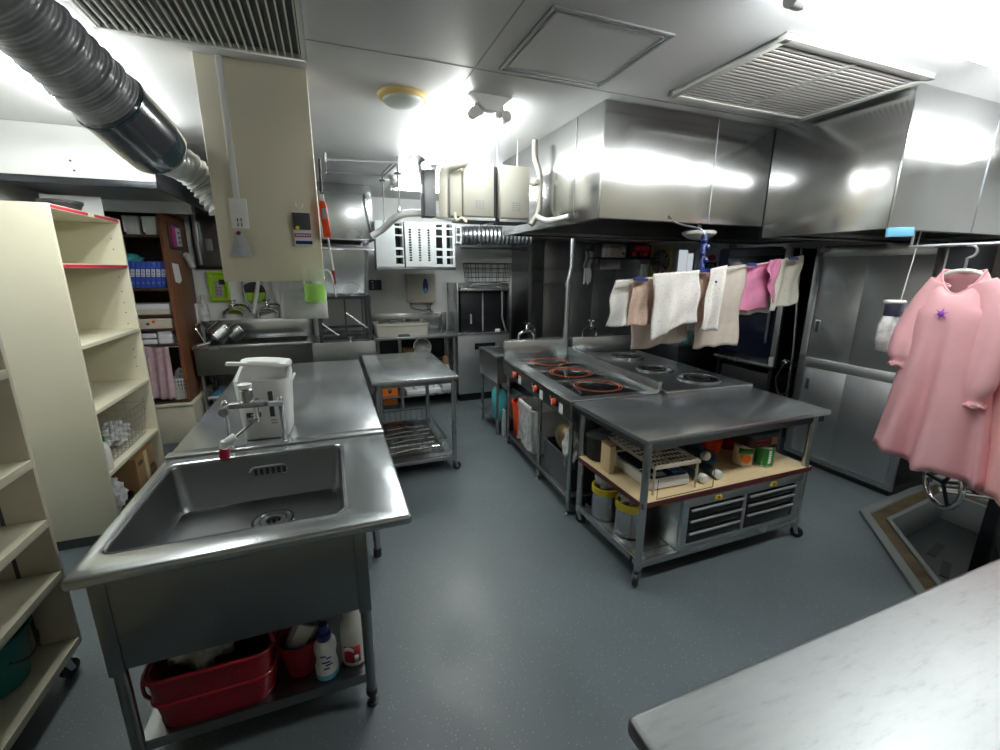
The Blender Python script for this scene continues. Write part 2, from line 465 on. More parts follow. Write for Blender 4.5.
fixture('twin tube ceiling light in the top right corner over the near worktable', (3.28, .97), 'x', 1.22)
# ---------------------------------------------------------------- ceiling things
t = thing('access_panel', 'square ceiling access panel with a thin metal frame', 'access panel', (1.0,1.73,CZ))
m = MB()
x0,x1,y0,y1 = .752,1.252,1.482,1.98
for a in ((x0,x1,y0,y0+.012),(x0,x1,y1-.012,y1),(x0,x0+.012,y0,y1),(x1-.012,x1,y0,y1)): m.box(*a, CZ-.007, CZ)
m.build('outer_frame', 'greyp', t, .001)
m = MB(); i = .022
for a in ((x0+i,x1-i,y0+i,y0+i+.009),(x0+i,x1-i,y1-i-.009,y1-i),(x0+i,x0+i+.009,y0+i,y1-i),(x1-i-.009,x1-i,y0+i,y1-i)): m.box(*a, CZ-.007, CZ)
m.build('inner_frame', 'greyp', t, .001)
B(x0+.012,x1-.012,y0+.012,y1-.012,CZ-.003,CZ-.001).build('panel', 'ceil', t)

def vent(label, x0, x1, y0, y1, nx, blades, core, along='x', name='air_vent'):
    t = thing(name, label, 'air vent', ((x0+x1)/2,(y0+y1)/2,CZ))
    F = MB(); e = .035 if along == 'x' else .018
    for a in ((x0,x1,y0,y0+e),(x0,x1,y1-e,y1),(x0,x0+e,y0,y1),(x1-e,x1,y0,y1)): F.box(*a, CZ-.022, CZ)
    F.build('frame', 'louver', t, .004)
    B(x0+e,x1-e,y0+e,y1-e,CZ-.004,CZ-.001).build('core', core, t)
    wx = (x1-x0-2*e)/nx
    for i in range(nx):
        a0, a1 = x0+e+i*wx, x0+e+(i+1)*wx
        b = MB()
        if nx > 1:
            b.box(a1-.012, a1+.012, y0+e, y1-e, CZ-.018, CZ-.006) if i < nx-1 else None
        if along == 'x':
            for k in range(blades):
                yy = y0+e+.006+(y1-y0-2*e-.012)*k/(blades-1)
                b.box(a0, a1, yy-.0075, yy+.0055, CZ-.016, CZ-.011)
        else:
            for k in range(blades):
                xx = a0+.006+(a1-a0-.012)*k/(blades-1)
                b.box(xx-.0026, xx+.0026, y0+e, y1-e, CZ-.02, CZ-.006)
        b.build('louvre', 'louver', t)
    return t
vent('pale slatted double air vent in the ceiling beside the access panel', 1.615, 2.54, 1.325, 1.925, 2, 21, 'grillew', 'x')
vent('dark grille air vent in the ceiling above the beige hanging wall', -.70, -.013, 1.42, 2.165, 1, 25, 'grille', 'y', 'ceiling_grille')
t = thing('ceiling_disc', 'pale round ceiling disc with a yellowed ring', 'ceiling disc', (.418,2.44,CZ))
MB().lathe([(.125,0),(.125,-.012),(.115,-.02),(.1,-.02)], (.418,2.44,CZ), 32).build('ring', 'yellowdisc', t)
MB().lathe([(.1,-.015),(.098,-.032),(.08,-.042),(.03,-.046)], (.418,2.44,CZ), 32).build('disc', 'disc', t)

# hanging beige wall box over the counter
struct(B(-.436,-.02,2.29,2.50,1.605,CZ).build('wall_hanging', 'beige', None, .003))
t = thing('cable_cover', 'thin white cable cover running down the beige hanging wall to the socket', 'cable cover', (-.372,2.285,1.95))
B(-.356,-.332,2.276,2.29,1.955,CZ).build('cover', 'whitep', t, .003)
t = thing('power_socket', 'white socket and switch plate on the beige hanging wall', 'socket', (-.343,2.285,1.83))
B(-.377,-.309,2.279,2.29,1.832,1.957).build('plate', 'white', t, .003)
for z in (1.925, 1.905): B(-.358,-.330,2.276,2.28,z-.007,z+.007).build('switch', 'whitep', t, .001)
m = MB()
for z in (1.868, 1.848):
    for x in (-.351,-.337): m.box(x-.0022,x+.0022,2.2775,2.2795,z-.007,z+.007)
m.build('slot', 'darkgrey', t)
t = thing('tag_bunch', 'bunch of grey paper tags hanging under the wall socket', 'tags', (-.35,2.27,1.71))
MB().cyl((-.352,2.268,1.812),(-.352,2.29,1.812),.009).build('pin', 'magenta', t, label='magenta pin')
for k in range(7):
    a = -.28+.1*k
    MB().box(-.352-.014,-.352+.014,2.268+.0025*k,2.2695+.0025*k,1.71,1.815,Ry(a),(-.352,2.27,1.812)).build('tag','greypaper',t)
t = thing('hanging_package', 'dark boxed gadget pack with pink and blue print hung on the beige wall', 'package', (-.095,2.28,1.765))
MB().tube(bez([(-.112,2.288,1.95),(-.112,2.276,1.935),(-.098,2.272,1.925),(-.086,2.276,1.935),(-.086,2.288,1.95)],4),.0025,6).build('hook','whitep',t)
B(-.132,-.058,2.279,2.286,1.765,1.912).build('backing_card','paper',t,.001)
B(-.132,-.058,2.272,2.279,1.835,1.909).build('case','darkgrey',t,.003)
MB().cyl((-.114,2.2715,1.843),(-.114,2.273,1.843),.009).build('round_badge','yellow',t)
B(-.130,-.060,2.2775,2.2792,1.803,1.82).build('print_band','magenta',t)
B(-.128,-.058,2.2775,2.2792,1.772,1.787).build('print_band','blue',t)
m = MB()
for k in range(9): m.box(-.124+.007*k,-.120+.007*k,2.2765,2.2776,1.808,1.815)
m.build('lettering','paper',t)
t = thing('gas_lighter', 'long orange red lighter with a black handle strap hanging beside the beige wall', 'lighter', (.0,2.27,1.55))
MB().tube([(.004,2.265,2.14),(.0,2.268,2.0)],.0055,8).build('strap','black',t)
m = MB().loft([[V((.004+dx*.9+px_*wd, 2.27+py_*dp, z)) for px_,py_ in ((-1,-1),(1,-1),(1,1),(-1,1))] for z,dx,wd,dp in ((1.965,-.006,.010,.010),(1.945,-.004,.016,.013),(1.88,.0,.018,.014),(1.85,.004,.0165,.013),(1.805,.006,.0165,.013))])
m.build('body','redorange',t,.004)
B(-.006,.014,2.252,2.258,1.885,1.93).build('label_patch','greyp',t,.002)
MB().box(-.006,.010,2.26,2.28,1.955,1.992).build('cap','whitep',t,.004)
MB().tube([(.012,2.27,1.805),(.020,2.27,1.71),(.028,2.27,1.62)],.004,8).build('nozzle','whitep',t)
MB().tube([(.022,2.27,1.655),(.028,2.27,1.59)],[.008,.006],8).build('tip','red',t)
t = thing('soap_bottle', 'clear cut bottle of bright green liquid hung at the corner of the beige wall', 'bottle', (-.065,2.25,1.5))
MB().lathe([(.045,1.505),(.05,1.51),(.05,1.545),(.047,1.548),(.05,1.553),(.05,1.585),(.047,1.588),(.05,1.593),(.05,1.62),(.047,1.623),(.05,1.628),(.05,1.665),(.047,1.665),(.0468,1.628),(.0468,1.515),(.0,1.512)],(-.065,2.235,0),28,cap1=False).build('bottle_wall','cleart',t)
MB().lathe([(.001,1.513),(.045,1.514),(.0455,1.594),(.001,1.5945)],(-.065,2.235,0),28).build('liquid','liquid',t,label='bright green liquid')
MB().tube(bez([(-.03,2.235,1.655),(.0,2.235,1.655),(.016,2.235,1.62),(.022,2.235,1.545),(.03,2.235,1.535)],5),.004,8).build('hook','whitep',t)
t = thing('paper_sheet','blank white sheet hanging below the beige wall behind the green bottle','paper',(-.12,2.305,1.43))
MB().grid(10,3,lambda u,v: V((-.222+.205*u, 2.305-.012*math.sin(u*3)-.02*v, 1.565-.133*v-.004*u))).build('sheet','paper',t,solid=.002)
for x in (-.17,-.07): B(x-.006,x+.006,2.298,2.306,1.555,1.606).build('clip','whitep',t,.001)
# ---------------------------------------------------------------- big wrapped hose + silver duct
t = thing('wrapped_hose', 'thick dark plastic wrapped ventilation hose slanting down from the ceiling at the top left', 'hose', (-.75,1.84,2.1))
HS = V((-.744,1.841,2.339)); HE = V((-.560,2.262,2.083)); d_ = (HE-HS).normalized()
A0 = HS - d_*.36; e = HE - d_*.275
pts, rr = [], []
for i in range(240):
    k = i/239
    pts.append(A0.lerp(e, k) + V((0, .004*math.sin(k*9), 0)))
    w_ = .5+.5*math.sin(i*.36+.7*math.sin(i*.07))
    rr.append(.088+.024*k+.0055*w_**2+.0015*math.sin(i*.13)+.0012*math.sin(i*1.3))
MB().tube(pts, rr, 28).build('hose_body','hosedark',t,ang=60)
MB().tube([e-d_*.01,e,e+d_*.02,e+d_*.16],[.112,.117,.117,.115],28).build('end_sleeve','hoseend',t,ang=50)
MB().tube([e+d_*.16,e+d_*.215,e+d_*.24,e+d_*.247],[.115,.111,.096,.070],28).build('end_wrap','hosewrap',t,ang=50,label='glossy dark blue green wrapped tip')
MB().tube([e,e+d_*.010],[.1205,.1205],28).build('tape_band','hosewrap',t)
q = e+d_*.18; q2 = e+d_*.25
tag_pts = bez([q, q2, V((-.535,2.335,2.085)), V((-.487,2.385,2.04)), V((-.455,2.40,1.985)), V((-.42,2.40,1.93))], 20)
t = thing('flexible_duct', 'silver corrugated duct between the wrapped hose and the beige hanging wall', 'duct', tag_pts[0])
tag_pts = resample(tag_pts,.0055)
MB().tube(tag_pts, [.064+.0055*math.cos(i*2*PI/5) for i in range(len(tag_pts))], 24).build('corrugated_tube','duct',t,ang=20)

# ---------------------------------------------------------------- extraction hoods
def hood(name, label, x0, x1, y0, y1, z0, z1, seams, extra=None):
    t = thing(name, label, 'extractor hood', ((x0+x1)/2, y0, z0))
    th = .012
    B(x0,x1,y0,y0+th,z0,z1).build('front_panel','steel_mirror',t,.001)
    B(x0,x0+th,y0+th,y1,z0,z1).build('side_panel','steel_mirror',t,.001)
    B(x1-th,x1,y0+th,y1,z0,z1).build('side_panel','steel_dark',t)
    B(x0+th,x1-th,y1-th,y1,z0,z1).build('back_panel','steel_dark',t)
    m = MB(); g = .06
    for a in ((x0+th,x1-th,y0+th,y0+th+g),(x0+th,x1-th,y1-th-g,y1-th),(x0+th,x0+th+g,y0+th+g,y1-th-g),(x1-th-g,x1-th,y0+th+g,y1-th-g)):
        m.box(*a, z0+.002, z0+.012)
    for a in ((x0+th+g-.006,x1-th-g,y0+th+g-.006,y0+th+g),(x0+th+g,x1-th-g,y1-th-g,y1-th-g+.006),(x0+th+g-.006,x0+th+g,y0+th+g,y1-th-g),(x1-th-g,x1-th-g+.006,y0+th+g,y1-th-g)):
        m.box(*a, z0+.002, z0+.035)
    m.build('gutter','steel',t)
    B(x0+th,x1-th,y0+th,y1-th,z0+.30,z0+.31).build('inner_ceiling','steel_black',t)
    n = 4
    for i in range(n):
        a0 = x0+.2+(x1-x0-.4)*i/n; a1 = x0+.2+(x1-x0-.4)*(i+1)/n-.03
        q = MB()
        for k in range(10):
            yy = (y0+y1)/2-.28+.56*k/9
            q.box(a0,a1,yy-.012,yy+.012,z0+.20,z0+.206,Rx(.5))
        q.box(a0-.01,a0,(y0+y1)/2-.31,(y0+y1)/2+.31,z0+.19,z0+.215); q.box(a1,a1+.01,(y0+y1)/2-.31,(y0+y1)/2+.31,z0+.19,z0+.215)
        q.build('grease_filter','steel_black',t)
    for s in seams:
        s().build('seam','galv',t)
    return t
hood('extractor_hood','large polished steel extractor hood hanging over the cooking island',1.375,4.3,2.10,3.53,1.934,CZ,
     [lambda: B(1.372,1.376,2.372,2.378,1.936,CZ-.01), lambda: B(2.128,2.134,2.097,2.101,1.936,CZ-.01)])
hood('extractor_hood','polished steel hood section at the right, over the hanging pink smocks',2.58,4.3,1.404,2.094,1.867,CZ,
     [lambda: B(3.30,3.306,1.401,1.405,1.87,CZ-.01)])
tag(MB().box(2.555,2.765,1.392,1.402,1.83,1.872,Ry(-.05)).build('blue_card','skyblue',None,.001),'small light blue card stuck on the lower edge of the right steel hood','card')
# ---------------------------------------------------------------- sink table (front left)
t = thing('sink_table', 'stainless steel sink table with a deep single bowl at the front left', 'sink', (-.28,1.85,0))
m = MB()
hole = m.rrect(-.715,-.012,1.505,2.165,0,.035)
m.plate([(-.762,1.392),(.207,1.392),(.207,2.30),(-.762,2.30)], hole, .782, .82)
m.build('sink_top','steel_top',t,.012,seg=3)
m = MB(); m.loft([m.rrect(-.7145,-.0125,1.5055,2.1645,.819,.035), m.rrect(-.712,-.015,1.508,2.162,.80,.036), m.rrect(-.702,-.025,1.518,2.152,.63,.05), m.rrect(-.69,-.037,1.53,2.14,.60,.05), m.rrect(-.66,-.067,1.56,2.11,.595,.04)],cap0=False)
m.build('bowl','steel_dark',t,solid=.002)
B(-.76,.205,2.235,2.30,.82,.832).build('raised_back_edge','steel_top',t,.005)
m = MB(); m.plate([(-.42+.0,0)]*0 or [(p.x,p.y) for p in m.rrect(-.42,-.255,-.03,.03,0,.03)], [(p.x,p.y) for p in m.rrect(-.41,-.265,-.021,.021,0,.021)], -.003, .003)
m.mv(Matrix.Translation((0.0,2.156,.735)) @ Matrix.Rotation(PI/2,4,'X')); ov = m.build('overflow','steel_top',t,label='slotted overflow plate')
m = MB()
for k in range(6): m.box(-.398+.024*k,-.384+.024*k,2.150,2.1555,.72,.75)
m.build('overflow_slot','black',ov)
m = MB()
for r0,r1,z in ((.075,.085,.602),(.05,.056,.601),(.0,.03,.599)): m.ring((-.31,1.93,0),max(r0,.001),r1,.5955,z)
m.build('drain','chrome',t)
m = MB()
m.box(-.722,.02,1.432,1.436,.455,.785); m.box(-.722,-.718,1.436,2.25,.455,.785); m.box(.016,.02,1.436,2.25,.455,.785); m.box(-.722,.02,2.246,2.25,.455,.785)
m.build('apron','steel_dark',t,.001)
for x in (-.705,.028):
    for y in (1.45,2.24):
        l = B(x-.022,x+.022,y-.022,y+.022,.44,.78).build('leg','steel_dark',t,.004)
        MB().cyl((x,y,.06),(x,y,.45),.019).build('lower_tube','steel_dark',l)
        MB().lathe([(.021,.05),(.021,.075),(.012,.05),(.012,.012),(.022,.008),(.022,0)],(x,y,0),16).build('foot','black',l)
m = MB(); m.box(-.70,.03,1.452,2.24,.143,.15); m.box(-.70,.03,1.445,1.452,.112,.152); m.box(-.70,.03,2.236,2.243,.112,.152)
m.build('under_shelf','steel_dark',t)

# worktable continuing behind the sink
t = thing('worktable', 'long stainless worktable top running back from the sink', 'table', (-.28,3.3,0))
B(-.76,.205,2.312,4.32,.788,.818).build('table_top','steel_top',t,.006)
m = MB()
for x in (-.70,.14): m.box(x-.003,x+.003,2.36,4.28,.72,.788)
for y in (2.36,4.28): m.box(-.70,.14,y-.003,y+.003,.72,.788)
m.build('apron','steel_dark',t)
for x in (-.70,.14):
    for y in (2.38,4.26):
        l = MB().cyl((x,y,.04),(x,y,.788),.019).build('leg','steel',t)
        MB().cyl((x,y,0),(x,y,.05),.024).build('foot','black',l)
B(-.70,.14,2.4,4.24,.15,.165).build('under_shelf','steel_dark',t,.003)
m = MB()
m.box(.02,.13,2.42,2.62,.166,.42)
tag(m.build('cardboard_box','card',None,.004),'brown cardboard box on the shelf under the long worktable','box')

# things on the shelf under the sink
t = thing('red_basket', 'dark red plastic basket filled with a plastic bag under the sink', 'basket', (-.5,1.6,.15))
m = MB(); A1_ = (-.668,-.295,1.45,1.77); ZR = .36
m.loft([m.rrect(-.645,-.315,1.462,1.74,.152,.05), m.rrect(-.652,-.31,1.457,1.75,.20,.05), m.rrect(-.660,-.303,1.453,1.76,.26,.05), m.rrect(*A1_,ZR,.05), m.rrect(A1_[0]+.008,A1_[1]-.008,A1_[2]+.008,A1_[3]-.008,ZR,.05), m.rrect(-.650,-.313,1.465,1.75,.26,.05), m.rrect(-.637,-.328,1.475,1.73,.16,.05)])
m.build('body','redmesh',t,ang=60)
for z,g in ((ZR,.004),(.26,-.004),(.165,-.018)):
    m = MB(); q = m.rrect(A1_[0]-g,A1_[1]+g,A1_[2]-g,A1_[3]+g,z,.052)
    m.tube(q,.007,8,True).build('rim','red',t)
MB().tube(bez([(-.668,1.50,.36),(-.682,1.50,.33),(-.682,1.50,.28),(-.662,1.50,.255)],5),.006,8).build('handle','red',t)
MB().tube(bez([(-.302,1.5,.36),(-.29,1.48,.39),(-.295,1.49,.42),(-.30,1.62,.43),(-.30,1.75,.42),(-.302,1.77,.36)],5),.007,8).build('handle','red',t)
def crumple(m, c, sx, sy, sz, seed, n=18):
    rnd = random.Random(seed); ph = [rnd.uniform(0,6.28) for _ in range(8)]
    def f(u,v):
        a, b = u*2*PI, -PI/2+PI*v
        r = 1+.16*math.sin(5*a+ph[0]+2*math.sin(3*b+ph[1]))+.12*math.sin(9*b+ph[2]+3*math.sin(2*a+ph[3]))+.08*math.sin(13*a+7*b+ph[4])
        return V((c[0]+sx*r*math.cos(a)*math.cos(b), c[1]+sy*r*math.sin(a)*math.cos(b), c[2]+sz*r*math.sin(b)))
    return m.grid(n*2,n,f)
tag(crumple(MB(),(-.53,1.625,.35),.10,.10,.085,3).build('plastic_bag','filmw',ang=180),'crumpled whitish plastic bag in the dark red basket','bag')
tag(crumple(MB(),(-.40,1.66,.35),.05,.07,.055,5).build('cleaning_cloth','navy',ang=180),'dark blue cloth stuffed in the dark red basket','cloth')
t = thing('red_bucket', 'small red tapered bucket standing between the red basket and the blue capped bottle', 'bucket', (-.215,1.56,.15))
MB().lathe([(.045,.152),(.052,.16),(.078,.30),(.084,.302),(.084,.31),(.076,.31),(.07,.30),(.048,.17),(.001,.165)],(-.215,1.56,0),24,cap1=False).build('body','red',t)
t2 = thing('scrub_brush', 'grey block brush leaning in the small red bucket', 'brush', (-.21,1.56,.22))
MB().box(-.255,-.165,1.545,1.575,.235,.36,Ry(.5)).build('block','greyp',t2,.006)
MB().box(-.235,-.175,1.535,1.546,.26,.36,Ry(.5)).build('bristle_face','paper',t2,.002)
def bottle(name, label, cat, c, prof, mt, seg=22, group=None):
    t = thing(name, label, cat, c, 0, group); MB().lathe(prof, c, seg).build('body', mt, t); return t
c = (-.125,1.50,.15)
t = bottle('detergent_bottle','white waisted detergent bottle with a dark blue cap under the sink','bottle',c,[(.034,.002),(.04,.008),(.041,.05),(.034,.085),(.041,.125),(.038,.15),(.022,.165),(.018,.168)],'whitep')
MB().lathe([(.024,.163),(.026,.166),(.027,.19),(.018,.196),(.016,.225),(.0,.227)],c,20).build('cap','blue',t,label='dark blue cap')
MB().lathe([(.0345,.0015),(.0408,.008),(.0412,.028),(.041,.03)],c,22,cap0=False,cap1=False).build('print_band','skyblue',t)
m = MB()
for k,(z,a,wd) in enumerate(((.115,-2.0,.5),(.105,-1.5,.4),(.088,-1.9,.7),(.075,-1.6,.6),(.06,-1.8,.5))):
    r = .0425
    m.loft([[V((c[0]+r*math.cos(a+wd*i/5), c[1]+r*math.sin(a+wd*i/5), c[2]+z+h)) for h in (0,.006)] for i in range(6)],closed=False)
m.build('lettering','blue',t,solid=.0006)
c = (.0-.022,1.535,.15)
t = bottle('refill_bottle','tall milky white plastic bottle with a red label under the sink','bottle',c,[(.042,.002),(.048,.01),(.048,.14),(.045,.165),(.034,.19),(.031,.285),(.025,.305),(.012,.312)],'milky')
m = MB(); r = .0486
m.loft([[V((c[0]+r*math.cos(-2.5+1.35*i/8), c[1]+r*math.sin(-2.5+1.35*i/8), c[2]+z)) for z in (.025,.10)] for i in range(9)],closed=False)
m.build('label_patch','redtape',t,solid=.0008,label='red label')
m = MB(); r = .0495
m.loft([[V((c[0]+r*math.cos(-2.45+.8*i/8), c[1]+r*math.sin(-2.45+.8*i/8), c[2]+z+.01*math.sin(i*.4))) for z in (.072,.088)] for i in range(9)],closed=False)
m.loft([[V((c[0]+r*math.cos(-1.62+.3*i/8), c[1]+r*math.sin(-1.62+.3*i/8), c[2]+z)) for z in (.03,.06)] for i in range(9)],closed=False)
m.build('lettering','paper',t,solid=.0006)

# electric pot on the worktable
PX,PY,PA = -.352,2.47,-.05
def L(px_, py_, pz_): 
    c_, s_ = math.cos(PA), math.sin(PA)
    return V((PX+px_*c_-py_*s_, PY+px_*s_+py_*c_, .832-.014+pz_))
t = thing('electric_pot', 'white electric hot water pot with its lid ajar on the worktable behind the sink', 'hot water pot', (PX,PY,.818), PA)
m = MB()
def pr(w,d,z,r): return m.rrect(-w,w,-d,d,z,r)
m.loft([pr(.098,.112,.004,.035), pr(.104,.118,.012,.038), pr(.113,.122,.15,.045), pr(.122,.126,.28,.055), pr(.125,.128,.31,.06), [p+V((0,0,.04*(p.y/.12))) for p in pr(.122,.125,.325,.06)], [p+V((0,0,.04*(p.y/.12))) for p in pr(.11,.113,.32,.06)], pr(.105,.108,.26,.06)])
m.build('body','white',t,world=False,ang=50)
m = MB(); X = Matrix.Rotation(-.10,4,'X') @ Matrix.Rotation(.08,4,'Y')
m.loft([m.rrect(-.105,.118,-.10,.122,.0,.07), m.rrect(-.108,.121,-.103,.125,.012,.07), m.rrect(-.10,.113,-.095,.117,.026,.065), m.rrect(-.06,.075,-.055,.08,.032,.05)])
m.mv(Matrix.Translation((.01,.0,.365)) @ X); lid = m.build('lid','whitep',t,world=False,ang=50)
m = MB(); m.loft([m.rrect(-.155,-.05,-.10,-.06,.0,.018), m.rrect(-.155,-.05,-.10,-.06,.018,.018)]).mv(Matrix.Translation((.01,.0,.365)) @ X)
m.build('lid_lever','whitep',lid,.004,world=False)
MB().box(.028,.052,-.1235,-.119,.12,.255,Rx(.03)).build('level_window','darkgrey',t,.002,world=False)
B(-.075,-.01,-.1225,-.118,.125,.15).build('button_panel','darkgrey',t,.001,world=False)
B(-.083,-.012,-.1245,-.12,.205,.222).build('name_plate','darkgrey',t,.001,world=False)
m = MB()
for k in range(4): m.box(-.055+.009*k,-.049+.009*k,-.1242,-.1223,.132,.142)
for k in range(5): m.box(-.07+.012*k,-.062+.012*k,-.1258,-.1244,.21,.217)
m.build('lettering','paper',t,world=False)
m = MB()
for k in range(3): m.ring((-.062+.02*k,0,0),.003,.007,0,.003,12)
m.mv(Matrix.Translation((0,-.1205,.105)) @ Matrix.Rotation(PI/2,4,'X')); m.build('button','greyp',t,world=False)
m = MB()
for k in range(2): m.box(.03,.058,-.1222,-.119,.085+.014*k,.092+.014*k)
m.build('fine_print','greyp',t,world=False)
MB().tube(bez([(.123,-.02,.27),(.138,0,.30),(.138,.03,.30),(.123,.05,.27)],5),.007,8).build('carry_handle','whitep',t,world=False)

# steel hand crank opener clamped in front of the pot
t = thing('crank_opener', 'steel bench mounted opener with a white and red crank grip in front of the pot', 'opener', (-.37,2.27,.832))
for x in (-.50,-.268): MB().lathe([(.022,.0),(.022,.006),(.011,.01),(.0105,.20),(.014,.205),(.014,.225),(.006,.235)],(x,2.262+.0*x,.832),14).build('post','steel',t)
m = MB(); m.box(-.475,-.315,2.20,2.235,1.035,1.062); m.hexa([V((-.33,2.2,1.035)),V((-.31,2.2,1.035)),V((-.255,2.25,1.015)),V((-.275,2.275,1.015)),V((-.33,2.2,1.062)),V((-.31,2.2,1.062)),V((-.255,2.25,1.04)),V((-.275,2.275,1.04))])
m.hexa([V((-.475,2.2,1.035)),V((-.455,2.235,1.035)),V((-.495,2.275,1.01)),V((-.515,2.25,1.01)),V((-.475,2.2,1.06)),V((-.455,2.235,1.06)),V((-.495,2.275,1.035)),V((-.515,2.25,1.035))])
m.build('cross_bar','galv',t,.004)
MB().cyl((-.505,2.235,1.015),(-.505,2.285,1.015),.021).build('clamp_bolt','galv',t)
MB().lathe([(.034,1.06),(.034,1.068),(.029,1.07),(.029,1.12),(.024,1.125)],(-.398,2.218,0),18).build('spindle_housing','steel',t)
MB().lathe([(.026,1.125),(.03,1.13),(.03,1.146),(.02,1.15)],(-.40,2.218,0),18).build('knob','whitep',t)
MB().cyl((-.37,2.212,.965),(-.365,2.215,1.035),.012).build('spindle','chrome',t)
MB().tube([(-.362,2.205,.985),(-.40,2.19,.955),(-.47,2.165,.905)],.006,8).build('crank_arm','chrome',t)
MB().tube([(-.455,2.168,.918),(-.492,2.16,.895)],.019,14).build('grip_joint','whitep',t,.003)
MB().cyl((-.497,2.158,.905),(-.503,2.158,.872),.017,.02).build('grip_sleeve','whitep',t)
MB().cyl((-.503,2.158,.872),(-.509,2.158,.805+.02),.021,.021).build('grip','redtape',t,.003,label='red grip')

# ---------------------------------------------------------------- small castered table
t = thing('castered_table', 'small stainless table on casters with a low shelf beside the long worktable', 'table', (.58,3.85,0))
B(.24,.915,3.29,4.44,.80,.832).build('table_top','steel_top',t,.005)
m = MB()
for x in (.29,.87): m.box(x-.014,x+.014,3.33,4.40,.77,.80)
for y in (3.33,4.40): m.box(.29,.87,y-.014,y+.014,.77,.80)
m.build('top_frame','steel_dark',t)
for x in (.285,.875):
    for y in (3.325,4.405):
        l = MB().cyl((x,y,.09),(x,y,.80),.019).build('leg','steel',t)
        caster(x,y,t,.12,.3)
m = MB(); m.box(.27,.89,3.33,4.40,.112,.12)
for k in range(2): m.box(.27,.89,3.318+.03*k,3.326+.03*k,.108,.14)
m.build('lower_shelf','steel',t,.002)
t = thing('wire_basket', 'low steel wire basket on the bottom shelf of the small castered table', 'basket', (.58,3.85,.12))
m = MB()
for z,g in ((.125,.02),(.25,0)):
    q = [(.31+g,3.45+g,z),(.84-g,3.45+g,z),(.84-g,4.34-g,z),(.31+g,4.34-g,z)]
    m.tube(q,.0035,6,True)
for k in range(12):
    y = 3.5+.8*k/11; m.tube([(.31,y,.25),(.33,y,.126),(.82,y,.126),(.84,y,.25)],.0018,5)
for k in range(9):
    x = .36+.43*k/8; m.tube([(x,3.45,.25),(x,3.47,.126),(x,4.32,.126),(x,4.34,.25)],.0018,5)
m.build('wire','wiredark',t)
for k in range(6):
    y = 3.52+.11*k
    o = MB().tube([(.36+.02*(k%3),y,.14+.012*(k%2)),(.55,y+.02,.15),(.80-.03*(k%2),y+.035,.142)],.007,8).build('steel_rod','chrome')
    tag(o,'bright steel rod lying across the wire basket under the small table','rod','steel rods in the wire basket')

# ---------------------------------------------------------------- beige bookcase (left)
BX,BY0,BY1,BT = -1.33,3.08,3.945,1.99
t = thing('bookcase', 'tall open beige bookcase with red taped shelf edges', 'bookcase', (BX-.2,3.5,0))
B(BX-.40,BX,BY0,BY0+.02,.07,BT).build('side_panel','cream',t,.002)
B(BX-.40,BX,BY1-.02,BY1,.07,BT).build('side_panel','cream',t,.002)
B(BX-.40,BX-.39,BY0+.02,BY1-.02,.07,BT).build('back_panel','cream',t)
B(BX-.39,BX-.02,BY0+.02,BY1-.02,0,.085).build('plinth','darkgrey',t)
for i,z in enumerate((1.99,1.685,1.235,.85,.455,.11)):
    sh = B(BX-.39,BX-.002,BY0+.02,BY1-.02,z-.025,z).build('shelf','cream',t,.001)
    if i == 1: B(BX-.003,BX-.0005,BY0+.022,BY1-.022,z-.022,z-.004).build('red_tape','redtape',sh)
    if i == 0:
        B(BX-.003,BX-.0005,BY0+.022,BY0+.42,z-.02,z-.004).build('red_tape','redtape',sh)
        B(BX-.003,BX-.0005,BY0+.50,BY1-.022,z-.02,z-.004).build('red_tape','redtape',sh)
m = MB()
for z in (1.86,1.79,1.60,1.50,1.42,1.35,1.27,1.08,1.02,.95,.70,.62):
    for x in (-.06,): m.cyl((BX+x,BY1-.0215,z),(BX+x,BY1-.018,z),.004,seg=8)
m.build('peg_hole','darkgrey',t)
def wire_bin(name,label,x0,x1,y0,y1,z0,z1,mt,nx,ny,nz,rw=.0016):
    t = thing(name,label,'basket',((x0+x1)/2,(y0+y1)/2,z0)); g = .02
    m = MB(); m.tube([(x0,y0,z1),(x1,y0,z1),(x1,y1,z1),(x0,y1,z1)],rw*2,6,True).build('rim',mt,t)
    m = MB()
    for k in range(nz):
        z = z0+.002+(z1-z0)*k/nz; h = g*(1-k/nz)
        m.tube([(x0+h,y0+h,z),(x1-h,y0+h,z),(x1-h,y1-h,z),(x0+h,y1-h,z)],rw,5,True)
    for k in range(nx+1):
        x = x0+(x1-x0)*k/nx; xb = x0+g+(x1-x0-2*g)*k/nx
        m.tube([(x,y0,z1),(xb,y0+g,z0+.002),(xb,y1-g,z0+.002),(x,y1,z1)],rw,5)
    for k in range(ny+1):
        y = y0+(y1-y0)*k/ny; yb = y0+g+(y1-y0-2*g)*k/ny
        m.tube([(x0,y,z1),(x0+g,yb,z0+.002),(x1-g,yb,z0+.002),(x1,y,z1)],rw,5)
    m.build('wire',mt,t); return t
wire_bin('wire_basket','grey wire basket of clear bags on the beige bookcase shelf',BX-.33,BX-.03,3.28,3.85,.457,.70,'galv',5,9,5)
for k,(x,y,z,s) in enumerate(((-.19,3.42,.53,.055),(-.17,3.60,.52,.06),(-.20,3.74,.53,.055))):
    tag(crumple(MB(),(BX+x,y,z),s*1.5,s*1.4,s,11+k).build('clear_bag','filmw',ang=180),'crumpled clear plastic bag inside the grey wire basket','bag','clear bags in the wire basket')
c = (BX-.037,3.165,.457)
t = bottle('spray_bottle','pale translucent bottle with a green cap at the near end of the bookcase shelf','bottle',c,[(.03,.001),(.034,.006),(.034,.13),(.024,.16),(.014,.175),(.014,.185)],'milky')
MB().lathe([(.016,.182),(.018,.185),(.018,.215),(.01,.222)],c,16).build('cap','green',t,label='green cap')
c = (BX-.12,3.66,.11)
